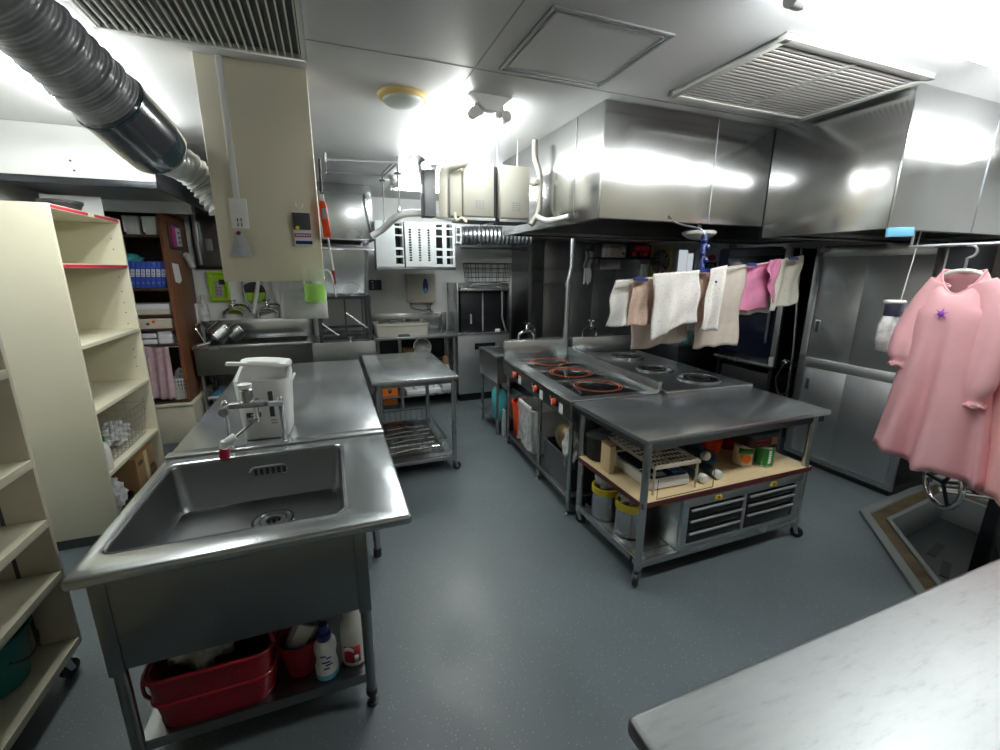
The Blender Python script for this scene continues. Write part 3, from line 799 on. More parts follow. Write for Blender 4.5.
t = thing('cardboard_box','brown cardboard box on the bottom shelf of the beige bookcase','box',c)
B(BX-.32,BX-.03,3.52,3.86,.11,.37).build('carton','card',t,.003)
B(BX-.03,BX-.029,3.66,3.72,.112,.368).build('tape_strip','ply',t)
m = MB(); m.box(BX-.0295,BX-.0285,3.56,3.63,.30,.33); m.box(BX-.0295,BX-.0285,3.75,3.82,.20,.23); m.build('print_mark','wooddark',t)
tag(crumple(MB(),(BX-.10,3.27,.235),.07,.08,.11,21).build('white_bag','filmw',ang=180),'crumpled white plastic bag on the bottom shelf of the beige bookcase','bag')
t = thing('black_tub','black tub below the white bag at the bottom of the bookcase','tub',(BX-.12,3.38,.11))
MB().lathe([(.09,.111),(.105,.115),(.115,.17),(.118,.172),(.11,.172),(.095,.12),(.001,.118)],(BX-.13,3.36,0),24,cap1=False).build('body','wooddark',t)

# ---------------------------------------------------------------- near beige shelving on casters
t = thing('shelving_unit', 'low beige metal shelving unit on casters at the left edge, nearest the sink', 'shelf unit', (-1.3,1.4,0))
SX,SY = -1.10,2.058; sh_z = (1.50,1.308,.958,.708,.476,.156)
y_near = .45
B(SX-.40,SX-.004,SY-.008,SY+.012,.12,1.52).build('end_panel','creamd',t,.002)
B(SX-.40,SX-.004,y_near-.012,y_near+.008,.12,1.52).build('end_panel','creamd',t,.002)
m = MB(); m.box(SX-.41,SX-.40,y_near-.012,SY+.012,.12,1.52); m.build('back_panel','creamd',t)
m = MB()
for x in (SX-.13,SX-.30): m.box(x-.006,x+.006,SY-.011,SY-.0075,.14,1.5)
st = m.build('slotted_strip','darkgrey',t)
for z in sh_z:
    m = MB(); m.box(SX-.40,SX,y_near,SY-.012,z-.006,z); m.box(SX-.004,SX,y_near,SY-.012,z-.032,z-.006); m.box(SX-.012,SX-.004,y_near,SY-.012,z-.032,z-.028)
    m.build('shelf_board','cream',t,.001)
for x in (SX-.05,SX-.35):
    for y in (y_near+.06,SY-.05): caster(x,y,t,.12,1.2)
t = thing('teal_tub','teal plastic tub on the bottom shelf of the near beige shelving','tub',(SX-.20,1.86,.157))
MB().lathe([(.105,.158),(.115,.165),(.14,.36),(.15,.364),(.15,.374),(.138,.374),(.13,.36),(.105,.18),(.001,.175)],(SX-.195,1.87,0),28,cap1=False).build('body','teal',t)
MB().tube(bez([(SX-.06,1.79,.30),(SX-.048,1.83,.27),(SX-.045,1.87,.262),(SX-.05,1.92,.27),(SX-.065,1.95,.30)],5),.005,8).build('handle','darkgrey',t)
# ---------------------------------------------------------------- island: castered worktable
t = thing('island_table', 'wide stainless island table on casters with a pale board shelf', 'table', (2.1,1.96,0))
m = MB(); m.prism([(1.405,1.615),(2.772,1.615),(2.80,2.205),(1.392,2.30)],.815,.845)
m.build('table_top','steel_top',t,.004)
m = MB()
m.box(1.43,2.74,1.63,1.634,.775,.816); m.box(1.42,1.424,1.64,2.30,.775,.816); m.box(2.745,2.749,1.64,2.19,.775,.816); m.box(1.43,2.74,2.186,2.19,.775,.816)
m.build('apron','steel_dark',t)
for x,y in ((1.430,1.632),(2.66,1.64),(1.45,2.27),(2.70,2.16)):
    l = MB().cyl((x,y,.09),(x,y,.816),.020,seg=18).build('leg','steel',t)
    caster(x,y,t,.12,3.8 if y < 1.7 and x < 2 else -.9)
B(1.415,2.685,1.62,2.25,.472,.49).build('board_shelf','ply',t,.001,label='pale wooden board shelf')
m = MB(); m.box(1.411,2.689,1.616,1.62,.462,.4905); m.box(1.411,1.415,1.62,2.25,.462,.4905); m.box(2.685,2.689,1.62,2.25,.462,.4905)
m.build('shelf_edging','maroon',t,label='dark maroon edging')
m = MB(); m.box(1.43,2.68,1.64,2.18,.128,.136)
for y in (1.635,1.69): m.box(1.43,2.68,y-.012,y+.012,.10,.138)
for x in (1.44,1.49): m.box(x-.010,x+.010,1.65,2.25,.10,.140)
m.build('lower_shelf','steel',t,.002)

# drawer cabinet on the lower shelf
t = thing('drawer_cabinet', 'grey steel cabinet with two columns of black drawers under the island table', 'drawer cabinet', (2.12,1.9,.14))
x0,x1,y0,y1,z0,z1 = 1.69,2.62,1.605,2.15,.142,.455
B(x0,x1,y0+.03,y1,z0,z1).build('body','steel',t,.003)
B(x0,x1,y0+.012,y0+.03,z0,z0+.03).build('bottom_rail','galv',t,.002)
B(x0,x1,y0+.012,y0+.03,z1-.05,z1).build('top_rail','galv',t,.002)
for x in (x0,(x0+x1)/2-.012,x1-.045): B(x,x+(.024 if x0<x<x1-.05 else .045),y0+.012,y0+.03,z0+.03,z1-.05).build('post','galv',t,.002)
cols = ((x0+.048,(x0+x1)/2-.016),((x0+x1)/2+.016,x1-.048))
for ci,(a,b) in enumerate(cols):
    zs = (z0+.034,z0+.114,z0+.19,z1-.054) if ci == 0 else (z0+.034,z0+.135,z0+.2,z1-.054)
    for k in range(3):
        d = B(a,b,y0+.016,y0+.12,zs[k],zs[k+1]-.008).build('drawer','blackg',t,.003)
        MB().tube([(a+.01,y0+.006,zs[k+1]-.016),(b-.01,y0+.006,zs[k+1]-.016)],.007,8).build('handle','galv',d)
    c_ = (a+b)/2
    lab = MB().hexa([V((c_-.03,y0+.009,z1-.034)),V((c_+.03,y0+.009,z1-.034)),V((c_+.03,y0+.012,z1-.034)),V((c_-.03,y0+.012,z1-.034)),V((c_-.022,y0+.009,z1-.012)),V((c_+.022,y0+.009,z1-.012)),V((c_+.022,y0+.012,z1-.012)),V((c_-.022,y0+.012,z1-.012))]).build('sticker','yellow',t,label='yellow sticker')
    m = MB(); m.ring((0,0,0),.004,.008,0,.0012,12); m.mv(Matrix.Translation((c_,y0+.009,z1-.022)) @ Matrix.Rotation(PI/2,4,'X')); m.build('mark','wooddark',lab)
m = MB()
for z in (.2,.30,.385): m.box(x0+.012,x0+.034,y0+.0105,y0+.0125,z-.007,z+.007)
m.build('blue_tab','skyblue',t)

def canister(label, c):
    t = thing('canister', label, 'canister', c, 0, 'canisters with yellow lids')
    MB().lathe([(.082,.002),(.085,.006),(.085,.17)],c,28).build('body','steel',t)
    MB().lathe([(.088,.165),(.091,.17),(.091,.205),(.086,.208),(.078,.208),(.078,.17)],c,28,cap0=False,cap1=False).build('lid_rim','yellow',t,label='yellow rim')
    tb = crumple(MB(),(c[0],c[1],c[2]+.245),.07,.07,.055,int(c[1]*100)).build('plastic_liner','bagmilk',t,ang=180)
    return t
canister('steel canister with a yellow rim nearest the leg of the island table', (1.555,1.88,.141))
canister('steel canister with a yellow rim behind the first one, under the board shelf', (1.53,2.09,.141))

# on the board shelf
t = thing('kitchen_scale', 'white digital kitchen scale with a black top on the board shelf', 'scale', (1.70,1.80,.49))
X = Matrix.Translation((1.675,1.875,.49)) @ Matrix.Rotation(-.04,4,'Z') @ Matrix.Diagonal((.76,1.02,1,1))
m = MB(); m.loft([m.rrect(-.17,.17,-.16,.20,.004,.02), m.rrect(-.178,.178,-.17,.205,.015,.025), m.rrect(-.178,.178,-.165,.205,.055,.025), m.rrect(-.17,.17,-.155,.195,.066,.022)]).mv(X)
m.build('body','whitep',t,ang=50)
p_ = MB().box(-.155,.155,-.155,-.045,.064,.0695).mv(X).build('control_panel','blackg',t,.002)
MB().box(.05,.14,-.145,-.055,.069,.0715).mv(X).build('keypad','blue',p_,.001)
MB().box(-.13,-.01,-.14,-.10,.069,.071).mv(X).build('display','greyp',p_)
m = MB()
for q in range(6): m.box(.058+.027*(q%3),.074+.027*(q%3),-.135+.035*(q//3),-.115+.035*(q//3),.0713,.0725)
m.mv(X).build('key','skyblue',p_)
m = MB(); m.loft([m.rrect(-.15,.15,-.03,.185,.067,.015), m.rrect(-.15,.15,-.03,.185,.078,.015)]).mv(X); m.build('weighing_plate','steel_black',t)
t = thing('slatted_rack', 'beige coated wire rack standing over the kitchen scale', 'rack', (1.75,1.85,.49))
X = Matrix.Translation((1.668,1.80,.49)) @ Matrix.Rotation(-.05,4,'Z') @ Matrix.Diagonal((.72,1.08,1,1))
m = MB(); x0,x1,y0,y1,z = -.20,.215,-.13,.33,.165
for a in ((x0,x1,y0,y0+.016),(x0,x1,y1-.016,y1),(x0,x0+.012,y0,y1),(x1-.012,x1,y0,y1)): m.box(*a,z-.014,z+.004)
m.mv(X).build('frame','wirebeige',t,.003)
m = MB()
for k in range(9):
    yy = y0+.05+(y1-y0-.1)*k/8; m.box(x0+.01,x1-.01,yy-.004,yy+.004,z-.006,z)
for k in range(11):
    xx = x0+.03+(x1-x0-.06)*k/10; m.box(xx-.002,xx+.002,y0+.01,y1-.01,z-.010,z-.005)
m.mv(X).build('slat','wirebeige',t)
for x in (x0+.014,x1-.014):
    for y in (y0+.012,y1-.012):
        MB().tube([(x,y,.001),(x,y,z-.012)],.0075,8).mv(X).build('leg','wirebeige',t)
t = tag(MB().mv(Matrix.Identity(4)).prism([(1.66,2.0),(1.76,1.90),(1.80,1.915),(1.70,2.03)],.66,.675).build('yellow_card','yellow',None,.003),'yellow card lying on the slatted rack over the scale','card')
t = thing('blue_cloth_bundle', 'dark blue grey cloth bundle behind the scale on the board shelf', 'cloth', (2.05,2.0,.49))
crumple(MB(),(2.00,1.995,.575),.13,.11,.075,31,22).build('fold','bluecloth',t,ang=180)
crumple(MB(),(2.08,1.885,.54),.07,.08,.045,33,18).build('fold','bluecloth',t,ang=180)
def spool(label,c,rz):
    t = thing('white_roller', label, 'roller', c, rz, 'white ended rollers')
    m = MB(); Y = Matrix.Rotation(PI/2,4,'X')
    m.lathe([(.015,.006),(.024,0),(.027,.008),(.027,.028),(.022,.036),(.010,.038)],(0,0,0),16).mv(Matrix.Translation((0,.0,.029)) @ Y).build('end_cap','whitep',t,world=False)
    MB().cyl((0,.0,.029),(0,.14,.029),.021).build('roll','bluecloth',t,world=False)
spool('white ended roller lying next to the scale on the board shelf',(1.885,1.71,.49),.1)
spool('white ended roller right of its twin, below the cloth bundle',(2.005,1.715,.49),-.1)
spool('white ended roller propped higher on the cloth bundle',(1.965,1.78,.585),.0)
def tub(name,label,c,r,h,mt,cat='tub'):
    t = thing(name,label,cat,c)
    MB().lathe([(r*.8,.002),(r*.84,.008),(r,h-.02),(r*1.06,h-.018),(r*1.06,h),(r*.95,h),(r*.9,h-.02),(r*.78,.02),(.001,.015)],c,26,cap1=False).build('body',mt,t)
    return t
t = tub('red_tub','orange red plastic tub at the back of the board shelf',(2.27,2.03,.491),.095,.20,'redorange')
t = tub('red_tub','darker red tub with a pierced lid beside the orange red tub',(2.46,2.03,.491),.085,.185,'red')
MB().lathe([(.092,.185),(.092,.20),(.06,.21),(.001,.212)],(2.46,2.03,.491),24).build('lid','red',t)
t = tub('magenta_tub','magenta tub behind the cloth bundle at the back of the shelf',(2.06,2.2,.491),.08,.21,'magenta')
def can(label,c,mt,r=.05,h=.12,top=None):
    t = thing('can',label,'can',c); 
    MB().lathe([(r*.97,.001),(r,.005),(r,h-.006),(r*.97,h-.002),(r*.9,h-.002),(r*.9,h-.008),(.001,h-.008)],c,24,cap1=False).build('tin','galv',t)
    m = MB(); m.loft([[V((c[0]+(r+.0008)*math.cos(2*PI*i/28), c[1]+(r+.0008)*math.sin(2*PI*i/28), c[2]+z)) for i in range(28)] for z in (.012,h-.014)],cap0=False,cap1=False)
    m.build('wrapper',mt,t); return t
t = can('can with an orange fruit print standing on the board shelf',(2.315,1.80,.491),'ply',.055,.14)
m = MB(); m.lathe([(.001,0),(.030,.0005),(.03,.001),(.001,.0015)],(0,0,0),16).mv(Matrix.Translation((2.287,1.7515,.545)) @ Matrix.Rotation(PI/2,4,'X') @ Matrix.Rotation(-.5,4,'Y')); m.build('fruit_print','orange',t)
m = MB(); m.loft([[V((2.315+.0562*math.cos(a), 1.80+.0562*math.sin(a), .491+z)) for z in (.085,.12)] for a in [(-2.9+.15*i) for i in range(12)]],closed=False); m.build('green_band','green',t,solid=.0006)
t = can('green can with white lettering at the front of the board shelf',(2.43,1.745,.491),'green',.052,.135)
m = MB()
for k in range(7):
    a0 = -2.05; z = .03+.012*k
    m.loft([[V((2.43+.0535*math.cos(a), 1.745+.0535*math.sin(a), .491+z+h)) for h in (0,.009)] for a in (a0, a0+.15+.05*(k%2), a0+.3)],closed=False)
m.build('lettering','paper',t,solid=.0006)
m = MB(); m.loft([[V((2.43+.0532*math.cos(a), 1.745+.0532*math.sin(a), .491+z)) for z in (.02,.115)] for a in (-1.15,-1.0,-.85,-.7)],closed=False); m.build('side_band','yellow',t,solid=.0006)
t = thing('tin_box','stacked dark tin with a pale label on top of the two cans','tin',(2.37,1.80,.635))
m = MB(); m.loft([m.rrect(2.26,2.485,1.70,1.88,.634,.03), m.rrect(2.26,2.485,1.70,1.88,.70,.03)]); m.build('body','wooddark',t,.003)
m = MB(); m.loft([m.rrect(2.255,2.49,1.695,1.885,.70,.03), m.rrect(2.255,2.49,1.695,1.885,.72,.03)]); m.build('lid','bluecloth',t,.003)
B(2.41,2.455,1.6965,1.6995,.645,.69).build('label_patch','card',t)
m = MB(); m.box(2.29,2.40,1.698,1.7,.675,.683); m.box(2.29,2.38,1.698,1.7,.655,.66); m.build('print_line','redtape',t)
# pots behind the left leg on the shelf
t = thing('black_pot','black lidded pot on the left back corner of the board shelf','pot',(1.54,2.19,.491))
MB().lathe([(.075,.001),(.085,.01),(.088,.15)],(1.535,2.19,.491),26).build('body','black',t)
MB().lathe([(.092,.15),(.092,.158),(.06,.17),(.015,.174),(.015,.19),(.02,.195),(.001,.2)],(1.535,2.19,.491),26).build('lid','darkgrey',t)
t = thing('wooden_box','pale narrow wooden box at the left of the scale','box',(1.475,2.0,.491))
B(1.45,1.49,1.97,2.06,.491,.66).build('body','ply',t,.003); B(1.448,1.492,1.968,2.062,.66,.668).build('lid','card',t,.002)
t = thing('wire_hook_frame','thin dark wire frame standing in front of the scale','wire frame',(1.7,1.64,.49))
MB().tube([(1.515,1.632,.60),(1.515,1.632,.492),(1.90,1.632,.492),(1.90,1.632,.62)],.0022,6).build('wire','wiredark',t)

# ---------------------------------------------------------------- induction cooktop units (slightly turned)
CA = -.068
def cook(name, label, cat, at):
    return thing(name, label, cat, (*at, 0), CA)
O = (1.395, 2.335)
t = cook('induction_cooktop','steel induction cooktop with three orange ringed black glass plates','cooktop',O)
W1, D1, ZT = .655, 1.45, .845
def lb(*a): return B(*a)
lb(0,W1,0,D1,ZT-.035,ZT).build('top_frame','steel_top',t,.004,world=False)
lb(0,W1,D1-.02,D1,ZT,1.005).build('back_splash','steel',t,.003,world=False)
m = MB(); m.box(.012,W1-.012,.02,D1-.02,.69,ZT-.03); m.build('body','steel_dark',t,world=False)
m = MB(); m.hexa([V((.0,.0,.70)),V((.014,.0,.70)),V((.014,D1-.02,.70)),V((.0,D1-.02,.70)),V((-.012,.0,.835)),V((.014,.0,.835)),V((.014,D1-.02,.835)),V((-.012,D1-.02,.835))]); fp = m.build('front_panel','steel_dark',t,.002,world=False)
for k,yc in enumerate((.275,.715,1.16)):
    g = lb(.105,.605,yc-.205,yc+.205,ZT,ZT+.004).build('glass_plate','blackg',t,.001,world=False)
    m = MB()
    for r in (.15,.170): m.ring((.345,yc,0),r-.0035,r+.0035,ZT+.0035,ZT+.0046,48)
    m.build('heating_ring','ring',g,world=False,label='orange heating ring')
    yk = (.27,.62,1.10)[k]
    p = MB().box(-.0125,-.004,yk-.085,yk+.055,.745,.80).build('control_plate','blackg',t,.002,world=False)
    MB().cyl((-.012,yk-.04,.772),(-.034,yk-.04,.772),.027,.024,20).build('dial','redorange',p,.003,world=False,label='orange red dial')
    MB().box(-.0375,-.0335,yk-.044,yk-.036,.752,.792).build('dial_mark','whitep',p,world=False)
    m = MB()
    for q in range(3): m.box(-.0135,-.012,yk+.02+.01*q,yk+.026+.01*q,.757+.012*q,.775+.008*q)
    m.build('lettering','paper',p,world=False)
    MB().box(-.0075,-.0045,yk-.16,yk-.10,.715,.785).build('label_sticker','paper',t,world=False)
for x in (.035,W1-.035):
    for y in (.05,.60,D1-.06):
        l = MB().cyl((x,y,.03),(x,y,.70),.017).build('leg','steel',t,world=False)
        MB().lathe([(.019,.03),(.012,.03),(.012,.01),(.022,.006),(.022,0)],(x,y,0),14).build('foot','steel_dark',l,world=False)
m = MB(); m.box(.03,W1-.03,.05,D1-.06,.115,.123); m.box(.02,.05,.05,D1-.06,.10,.13); m.build('under_shelf','steel_dark',t,.001,world=False)
# dividing guard and second unit
t = cook('steel_guard','raised steel guard rail between the two cooktops','guard',O)
lb(W1+.004,W1+.034,.01,D1,ZT-.15,ZT+.075).build('guard','steel',t,.003,world=False)
lb(W1+.034,W1+.05,.01,D1,ZT-.15,ZT+.02).build('lip','steel_dark',t,.003,world=False)
t = cook('steamer_table','steel warming counter with round dark lidded wells beside the cooktop','cooking counter',O)
X0, X1 = W1+.055, 1.45
lb(X0,X1,-.03,D1,ZT-.03,ZT+.012).build('top_frame','steel_top',t,.004,world=False)
lb(X0,X1,D1-.02,D1,ZT+.012,1.015).build('back_splash','steel',t,.003,world=False)
lb(X0+.01,X1-.01,.02,D1-.02,.30,ZT-.03).build('body','steel_dark',t,world=False)
for x in (X0+.04,X1-.04):
    for y in (.06,D1-.06): MB().cyl((x,y,0),(x,y,.31),.018).build('leg','steel',t,world=False)
for k,(x,y,r) in enumerate(((1.13,1.13,.165),(1.05,.58,.15),(1.16,.20,.16))):
    m = MB(); z = ZT+.012
    m.ring((x,y,0),r-.02,r,z,z+.014,40); w_ = m.build('well_ring','steel',t,.002,world=False)
    MB().lathe([(r-.02,z+.002),(r-.022,z+.010),(r*.6,z+.012),(.02,z+.008),(.001,z+.008)],(x,y,0),36).build('well_plate','blackg',w_,world=False)
    m = MB(); m.ring((x,y,0),r*.45,r*.5,z+.012,z+.0145,32); m.build('inner_ring','galv',w_,world=False)

# under the cooktop
def wl(x,y,z):     # cooktop frame -> place
    c_, s_ = math.cos(CA), math.sin(CA); return V((O[0]+x*c_-y*s_, O[1]+x*s_+y*c_, z))
t = cook('storage_bin','translucent white plastic bin wrapped in a bag under the cooktop','bin',O)
m = MB(); m.loft([m.rrect(.06,.40,.78,1.13,.125,.04), m.rrect(.05,.42,.76,1.15,.50,.045), m.rrect(.04,.43,.75,1.16,.505,.05), m.rrect(.04,.43,.75,1.16,.52,.05), m.rrect(.055,.415,.765,1.145,.52,.045), m.rrect(.07,.39,.79,1.12,.16,.035)],cap1=False)
for q in (m,): pass
m.build('body','milky',t,world=False,ang=50)
m = MB().grid(14,10,lambda u,v: V((.038-.008*math.sin(9*u+4*v)-.004*math.sin(21*v), .77+.36*u, .52-.36*v-.02*math.sin(7*u))))
m.build('plastic_cover','bagmilk',t,world=False,ang=180)
lb(.03,.05,.80,1.10,.515,.545).build('folded_rim','paper',t,.006,world=False)
t = cook('black_crate','black plastic crate under the near end of the cooktop','crate',O)
m = MB(); m.loft([m.rrect(.06,.36,.12,.55,.125,.03), m.rrect(.05,.37,.11,.56,.36,.03), m.rrect(.05,.37,.11,.56,.375,.03), m.rrect(.065,.355,.125,.545,.375,.025), m.rrect(.075,.34,.135,.535,.14,.02)],cap1=False)
m.build('body','darkgrey',t,world=False)
t = cook('colander','bronze tinted metal colander on edge in the black crate','colander',O)
Xc = Matrix.Translation((.14,.30,.47)) @ Matrix.Rotation(-PI/2-.15,4,'Y')
m = MB().lathe([(.125,.0),(.132,.003),(.12,.004),(.105,.04),(.07,.075),(.02,.088),(.001,.089)],(0,0,0),28,cap0=False).mv(Xc)
m.build('bowl','bronze',t,world=False,solid=.002)
t = cook('clear_bag','clear plastic bag bunched in front of the colander under the cooktop','bag',O)
crumple(MB(),(.10,.17,.42),.05,.07,.14,44,20).build('film','filmw',t,world=False,ang=180)
t = cook('black_pan','big black pan stored behind the crate under the cooktop','pan',O)
MB().lathe([(.07,.125),(.08,.135),(.085,.60),(.09,.605),(.083,.605),(.075,.15),(.001,.14)],(.56,.63,0),28,cap1=False).build('body','black',t,world=False)

# sink bench at the far end of the cooktop with its taps
t = thing('sink_bench','green tinted steel sink bench at the far end of the cooktop','sink bench',(2.2,4.1,0))
x0,x1,y0,y1 = 1.47,3.05,3.90,4.47
m = MB(); m.plate([(x0,y0),(x1,y0),(x1,y1),(x0,y1)],[(p.x,p.y) for p in m.rrect(x0+.06,x1-.3,y0+.13,y1-.06,0,.04)],.81,.845); m.build('top','steel_top',t,.004)
m = MB(); m.loft([m.rrect(x0+.06,x1-.3,y0+.13,y1-.06,.84,.04), m.rrect(x0+.07,x1-.31,y0+.14,y1-.07,.60,.05)],cap0=False); m.build('bowl','steel_dark',t,solid=.002)
m = MB()
m.box(x0+.01,x0+.014,y0,y1,.56,.812); m.box(x0+.01,x1-.01,y0+.002,y0+.006,.56,.812); m.box(x0+.01,x1-.01,y1-.006,y1-.002,.56,.812); m.build('apron','steel',t)
for x in (x0+.035,x1-.035):
    for y in (y0+.06,y1-.03):
        l = MB().cyl((x,y,.0),(x,y,.82),.017).build('leg','steel',t)
B(x0+.03,x1-.03,y0+.05,y1-.02,.14,.155).build('under_shelf','steel_dark',t,.002)
def faucet(label, x, y, z, face=1, s=1.0):
    t = thing('faucet', label, 'tap', (x,y,z), 0, None)
    for dx in (-.085,.085):
        MB().cyl((x+dx*s,y,z),(x+dx*s,y,z+.045*s),.014*s).build('inlet','chrome',t)
    MB().tube(bez([(x-.085*s,y,z+.045*s),(x-.05*s,y-.01,z+.075*s),(x,y-.015,z+.085*s),(x+.05*s,y-.01,z+.075*s),(x+.085*s,y,z+.045*s)],5),.016*s,10).build('mixer_body','chrome',t)
    MB().lathe([(.018*s,.085*s),(.022*s,.10*s),(.018*s,.13*s),(.012*s,.14*s),(.012*s,.155*s)],(x,y-.015,z),14).build('valve','chrome',t)
    h = MB()
    for a in range(4):
        v = V((math.cos(a*PI/2+.4),math.sin(a*PI/2+.4),0))*.032*s
        h.tube([V((x,y-.015,z+.162*s)), V((x,y-.015,z+.165*s))+v],[.007*s,.009*s],8)
    h.build('cross_handle','chrome',t)
    MB().tube(bez([(x,y-.015,z+.10*s),(x+.05*s,y+.05*face,z+.125*s),(x+.12*s,y+.10*face,z+.115*s),(x+.16*s,y+.13*face,z+.06*s)],6),.011*s,10).build('spout','chrome',t)
    return t
faucet('chrome cross handled tap above the left cooktop splashback', 1.83,4.0,.845+.13)
faucet('chrome cross handled tap above the splashback right of the grey pole', 2.58,4.0,.845+.13)
m = MB(); m.box(1.62,2.86,3.955,4.06,.845,.975); tag(m.build('tap_ledge','steel',None,.004),'steel box ledge carrying the two cross handled taps','ledge')
t = thing('support_pole','grey steel pole rising from the cooktop splashback to the hood','pole',(2.17,3.85,0))
MB().tube([(2.19,3.845,.846),(2.205,3.845,1.5)],.027,14).build('lower_tube','galv',t)
MB().tube([(2.205,3.845,1.5),(2.207,3.845,1.56)],.032,14).build('coupling','galv',t)
MB().tube([(2.207,3.845,1.56),(2.235,3.845,1.70),(2.235,3.845,CZ)],.024,14).build('upper_tube','galv',t)
# jugs standing at the bench end
t = thing('turquoise_jug','turquoise plastic jug on the shelf under the sink bench','jug',(1.54,4.1,.156))
c = (1.545,4.03,.156)
m = MB(); m.loft([m.rrect(c[0]-.05,c[0]+.06,c[1]-.075,c[1]+.075,c[2]+.001,.03), m.rrect(c[0]-.06,c[0]+.07,c[1]-.09,c[1]+.09,c[2]+.02,.04), m.rrect(c[0]-.06,c[0]+.07,c[1]-.09,c[1]+.09,c[2]+.27,.04), m.rrect(c[0]-.04,c[0]+.05,c[1]-.06,c[1]+.06,c[2]+.33,.03), m.rrect(c[0]-.02,c[0]+.02,c[1]-.02,c[1]+.02,c[2]+.35,.018)])
m.build('body','turq',t,ang=50)
MB().tube(bez([(c[0],c[1]-.05,c[2]+.33),(c[0],c[1]-.03,c[2]+.40),(c[0],c[1]+.05,c[2]+.39),(c[0],c[1]+.06,c[2]+.33)],6),.011,8).build('handle','darkgrey',t)
t = tub('orange_bucket','big orange bucket under the corner of the cooktop beside the turquoise jug',(1.63,3.62,.124),.10,.33,'redorange','bucket')
MB().tube(bez([(1.53,3.62,.44),(1.55,3.60,.50),(1.63,3.60,.52),(1.71,3.60,.50),(1.73,3.62,.44)],5),.004,6).build('handle','wiredark',t)
tag(MB().hexa([V((1.50,3.94,.02)),V((1.53,3.94,.02)),V((1.53,3.99,.02)),V((1.50,3.99,.02)),V((1.51,3.95,.30)),V((1.53,3.95,.30)),V((1.53,4.02,.30)),V((1.51,4.02,.30))]).mv(Matrix.Translation((.035,-.06,-.018))).build('paper_strip','paper'),'white paper strip leaning at the foot of the sink bench','paper')
# ---------------------------------------------------------------- left back: canopy, wooden shelf case, double sink
t = thing('wall_canopy','white fronted extractor canopy with a dark steel side above the wooden shelves','extractor hood',(-1.45,3.65,2.2))
B(-1.895,-1.0,3.65,3.665,2.205,CZ).build('front_panel','white',t,.006)
B(-1.895,-1.0,3.665,5.68,2.30,2.33).build('top_plate','steel_dark',t)
B(-1.012,-1.0,3.665,5.68,2.17,2.345).build('side_panel','steel_black',t,.002)
m = MB()
m.hexa([V((-1.895,3.67,2.195)),V((-1.02,3.67,2.195)),V((-1.02,4.5,2.19)),V((-1.895,4.5,2.19)),V((-1.895,3.67,2.21)),V((-1.02,3.67,2.21)),V((-1.02,4.5,2.30)),V((-1.895,4.5,2.30))]); m.build('inner_slope','steel_dark',t)
B(-1.895,-1.0,3.655,3.70,2.165,2.206).build('gutter','steel_black',t,.003)
B(-1.895,-1.02,4.5,4.54,2.10,2.30).build('baffle','steel_dark',t)
m = MB()
for x,z in ((-1.42,2.30),(-1.41,2.245)): m.cyl((x,3.644,z),(x,3.651,z),.006,seg=8)
m.build('screw','darkgrey',t)
tag(B(-1.72,-1.40,3.905,3.915,1.991,2.13).build('white_board','paper',None,.002),'white board standing upright on the top of the beige bookcase','board')
t = tub('black_bowl','black rounded bowl lying on top of the beige bookcase',(-1.50,3.62,1.991),.10,.07,'black','bowl')

WX0,WX1,WY0,WY1 = -1.93+.04,-1.35,4.86,5.60
t = thing('wooden_shelf_case','reddish brown wooden shelf case with open shelves against the back wall','shelf case',(-1.6,5.2,.39))
B(WX1-.022,WX1,WY0,WY1,.40,2.16).build('side_panel','woodred',t,.002)
B(WX0,WX0+.022,WY0,WY1,.40,2.16).build('side_panel','woodred',t,.002)
B(WX0,WX1,WY1-.012,WY1,.40,2.16).build('back_panel','wooddark',t)
for z in (2.16,1.95,1.485,1.245,1.115,.975,.42): B(WX0+.022,WX1-.022,WY0+.012,WY1-.012,z-.02,z).build('shelf','wooddark',t,.001)
B(WX1-.024,WX1+.001,WY0-.003,WY0,.40,2.16).build('edge_strip','woodred',t)
t = thing('base_cabinet','beige base under the wooden shelf case','base',(-1.6,5.2,0))
B(WX0,WX1+.02,WY0-.01,WY1,.0,.375).build('body','creamd',t,.003); B(WX0,WX1+.03,WY0-.03,WY1,.375,.398).build('top_board','cream',t,.003)
for k,x in enumerate((-1.575,-1.436)):
    t = thing('white_bin',('white tapered bin on the top wooden shelf, the one nearer the beige bookcase','white tapered bin on the top wooden shelf, next to the wooden side')[k],'bin',(x,4.98,1.952),0,'white bins on the top wooden shelf')
    m = MB(); m.loft([m.rrect(x-.05,x+.05,4.89,5.08,1.953,.02), m.rrect(x-.060,x+.060,4.875,5.10,2.09,.02), m.rrect(x-.062,x+.062,4.87,5.105,2.095,.022), m.rrect(x-.062,x+.062,4.87,5.105,2.105,.022), m.rrect(x-.055,x+.055,4.882,5.09,2.105,.02), m.rrect(x-.045,x+.045,4.895,5.075,1.965,.02)]); m.build('body','milky',t)
    B(x-.05,x-.035,4.866,4.8775,1.97,2.07).build('label_strip','paper',t)
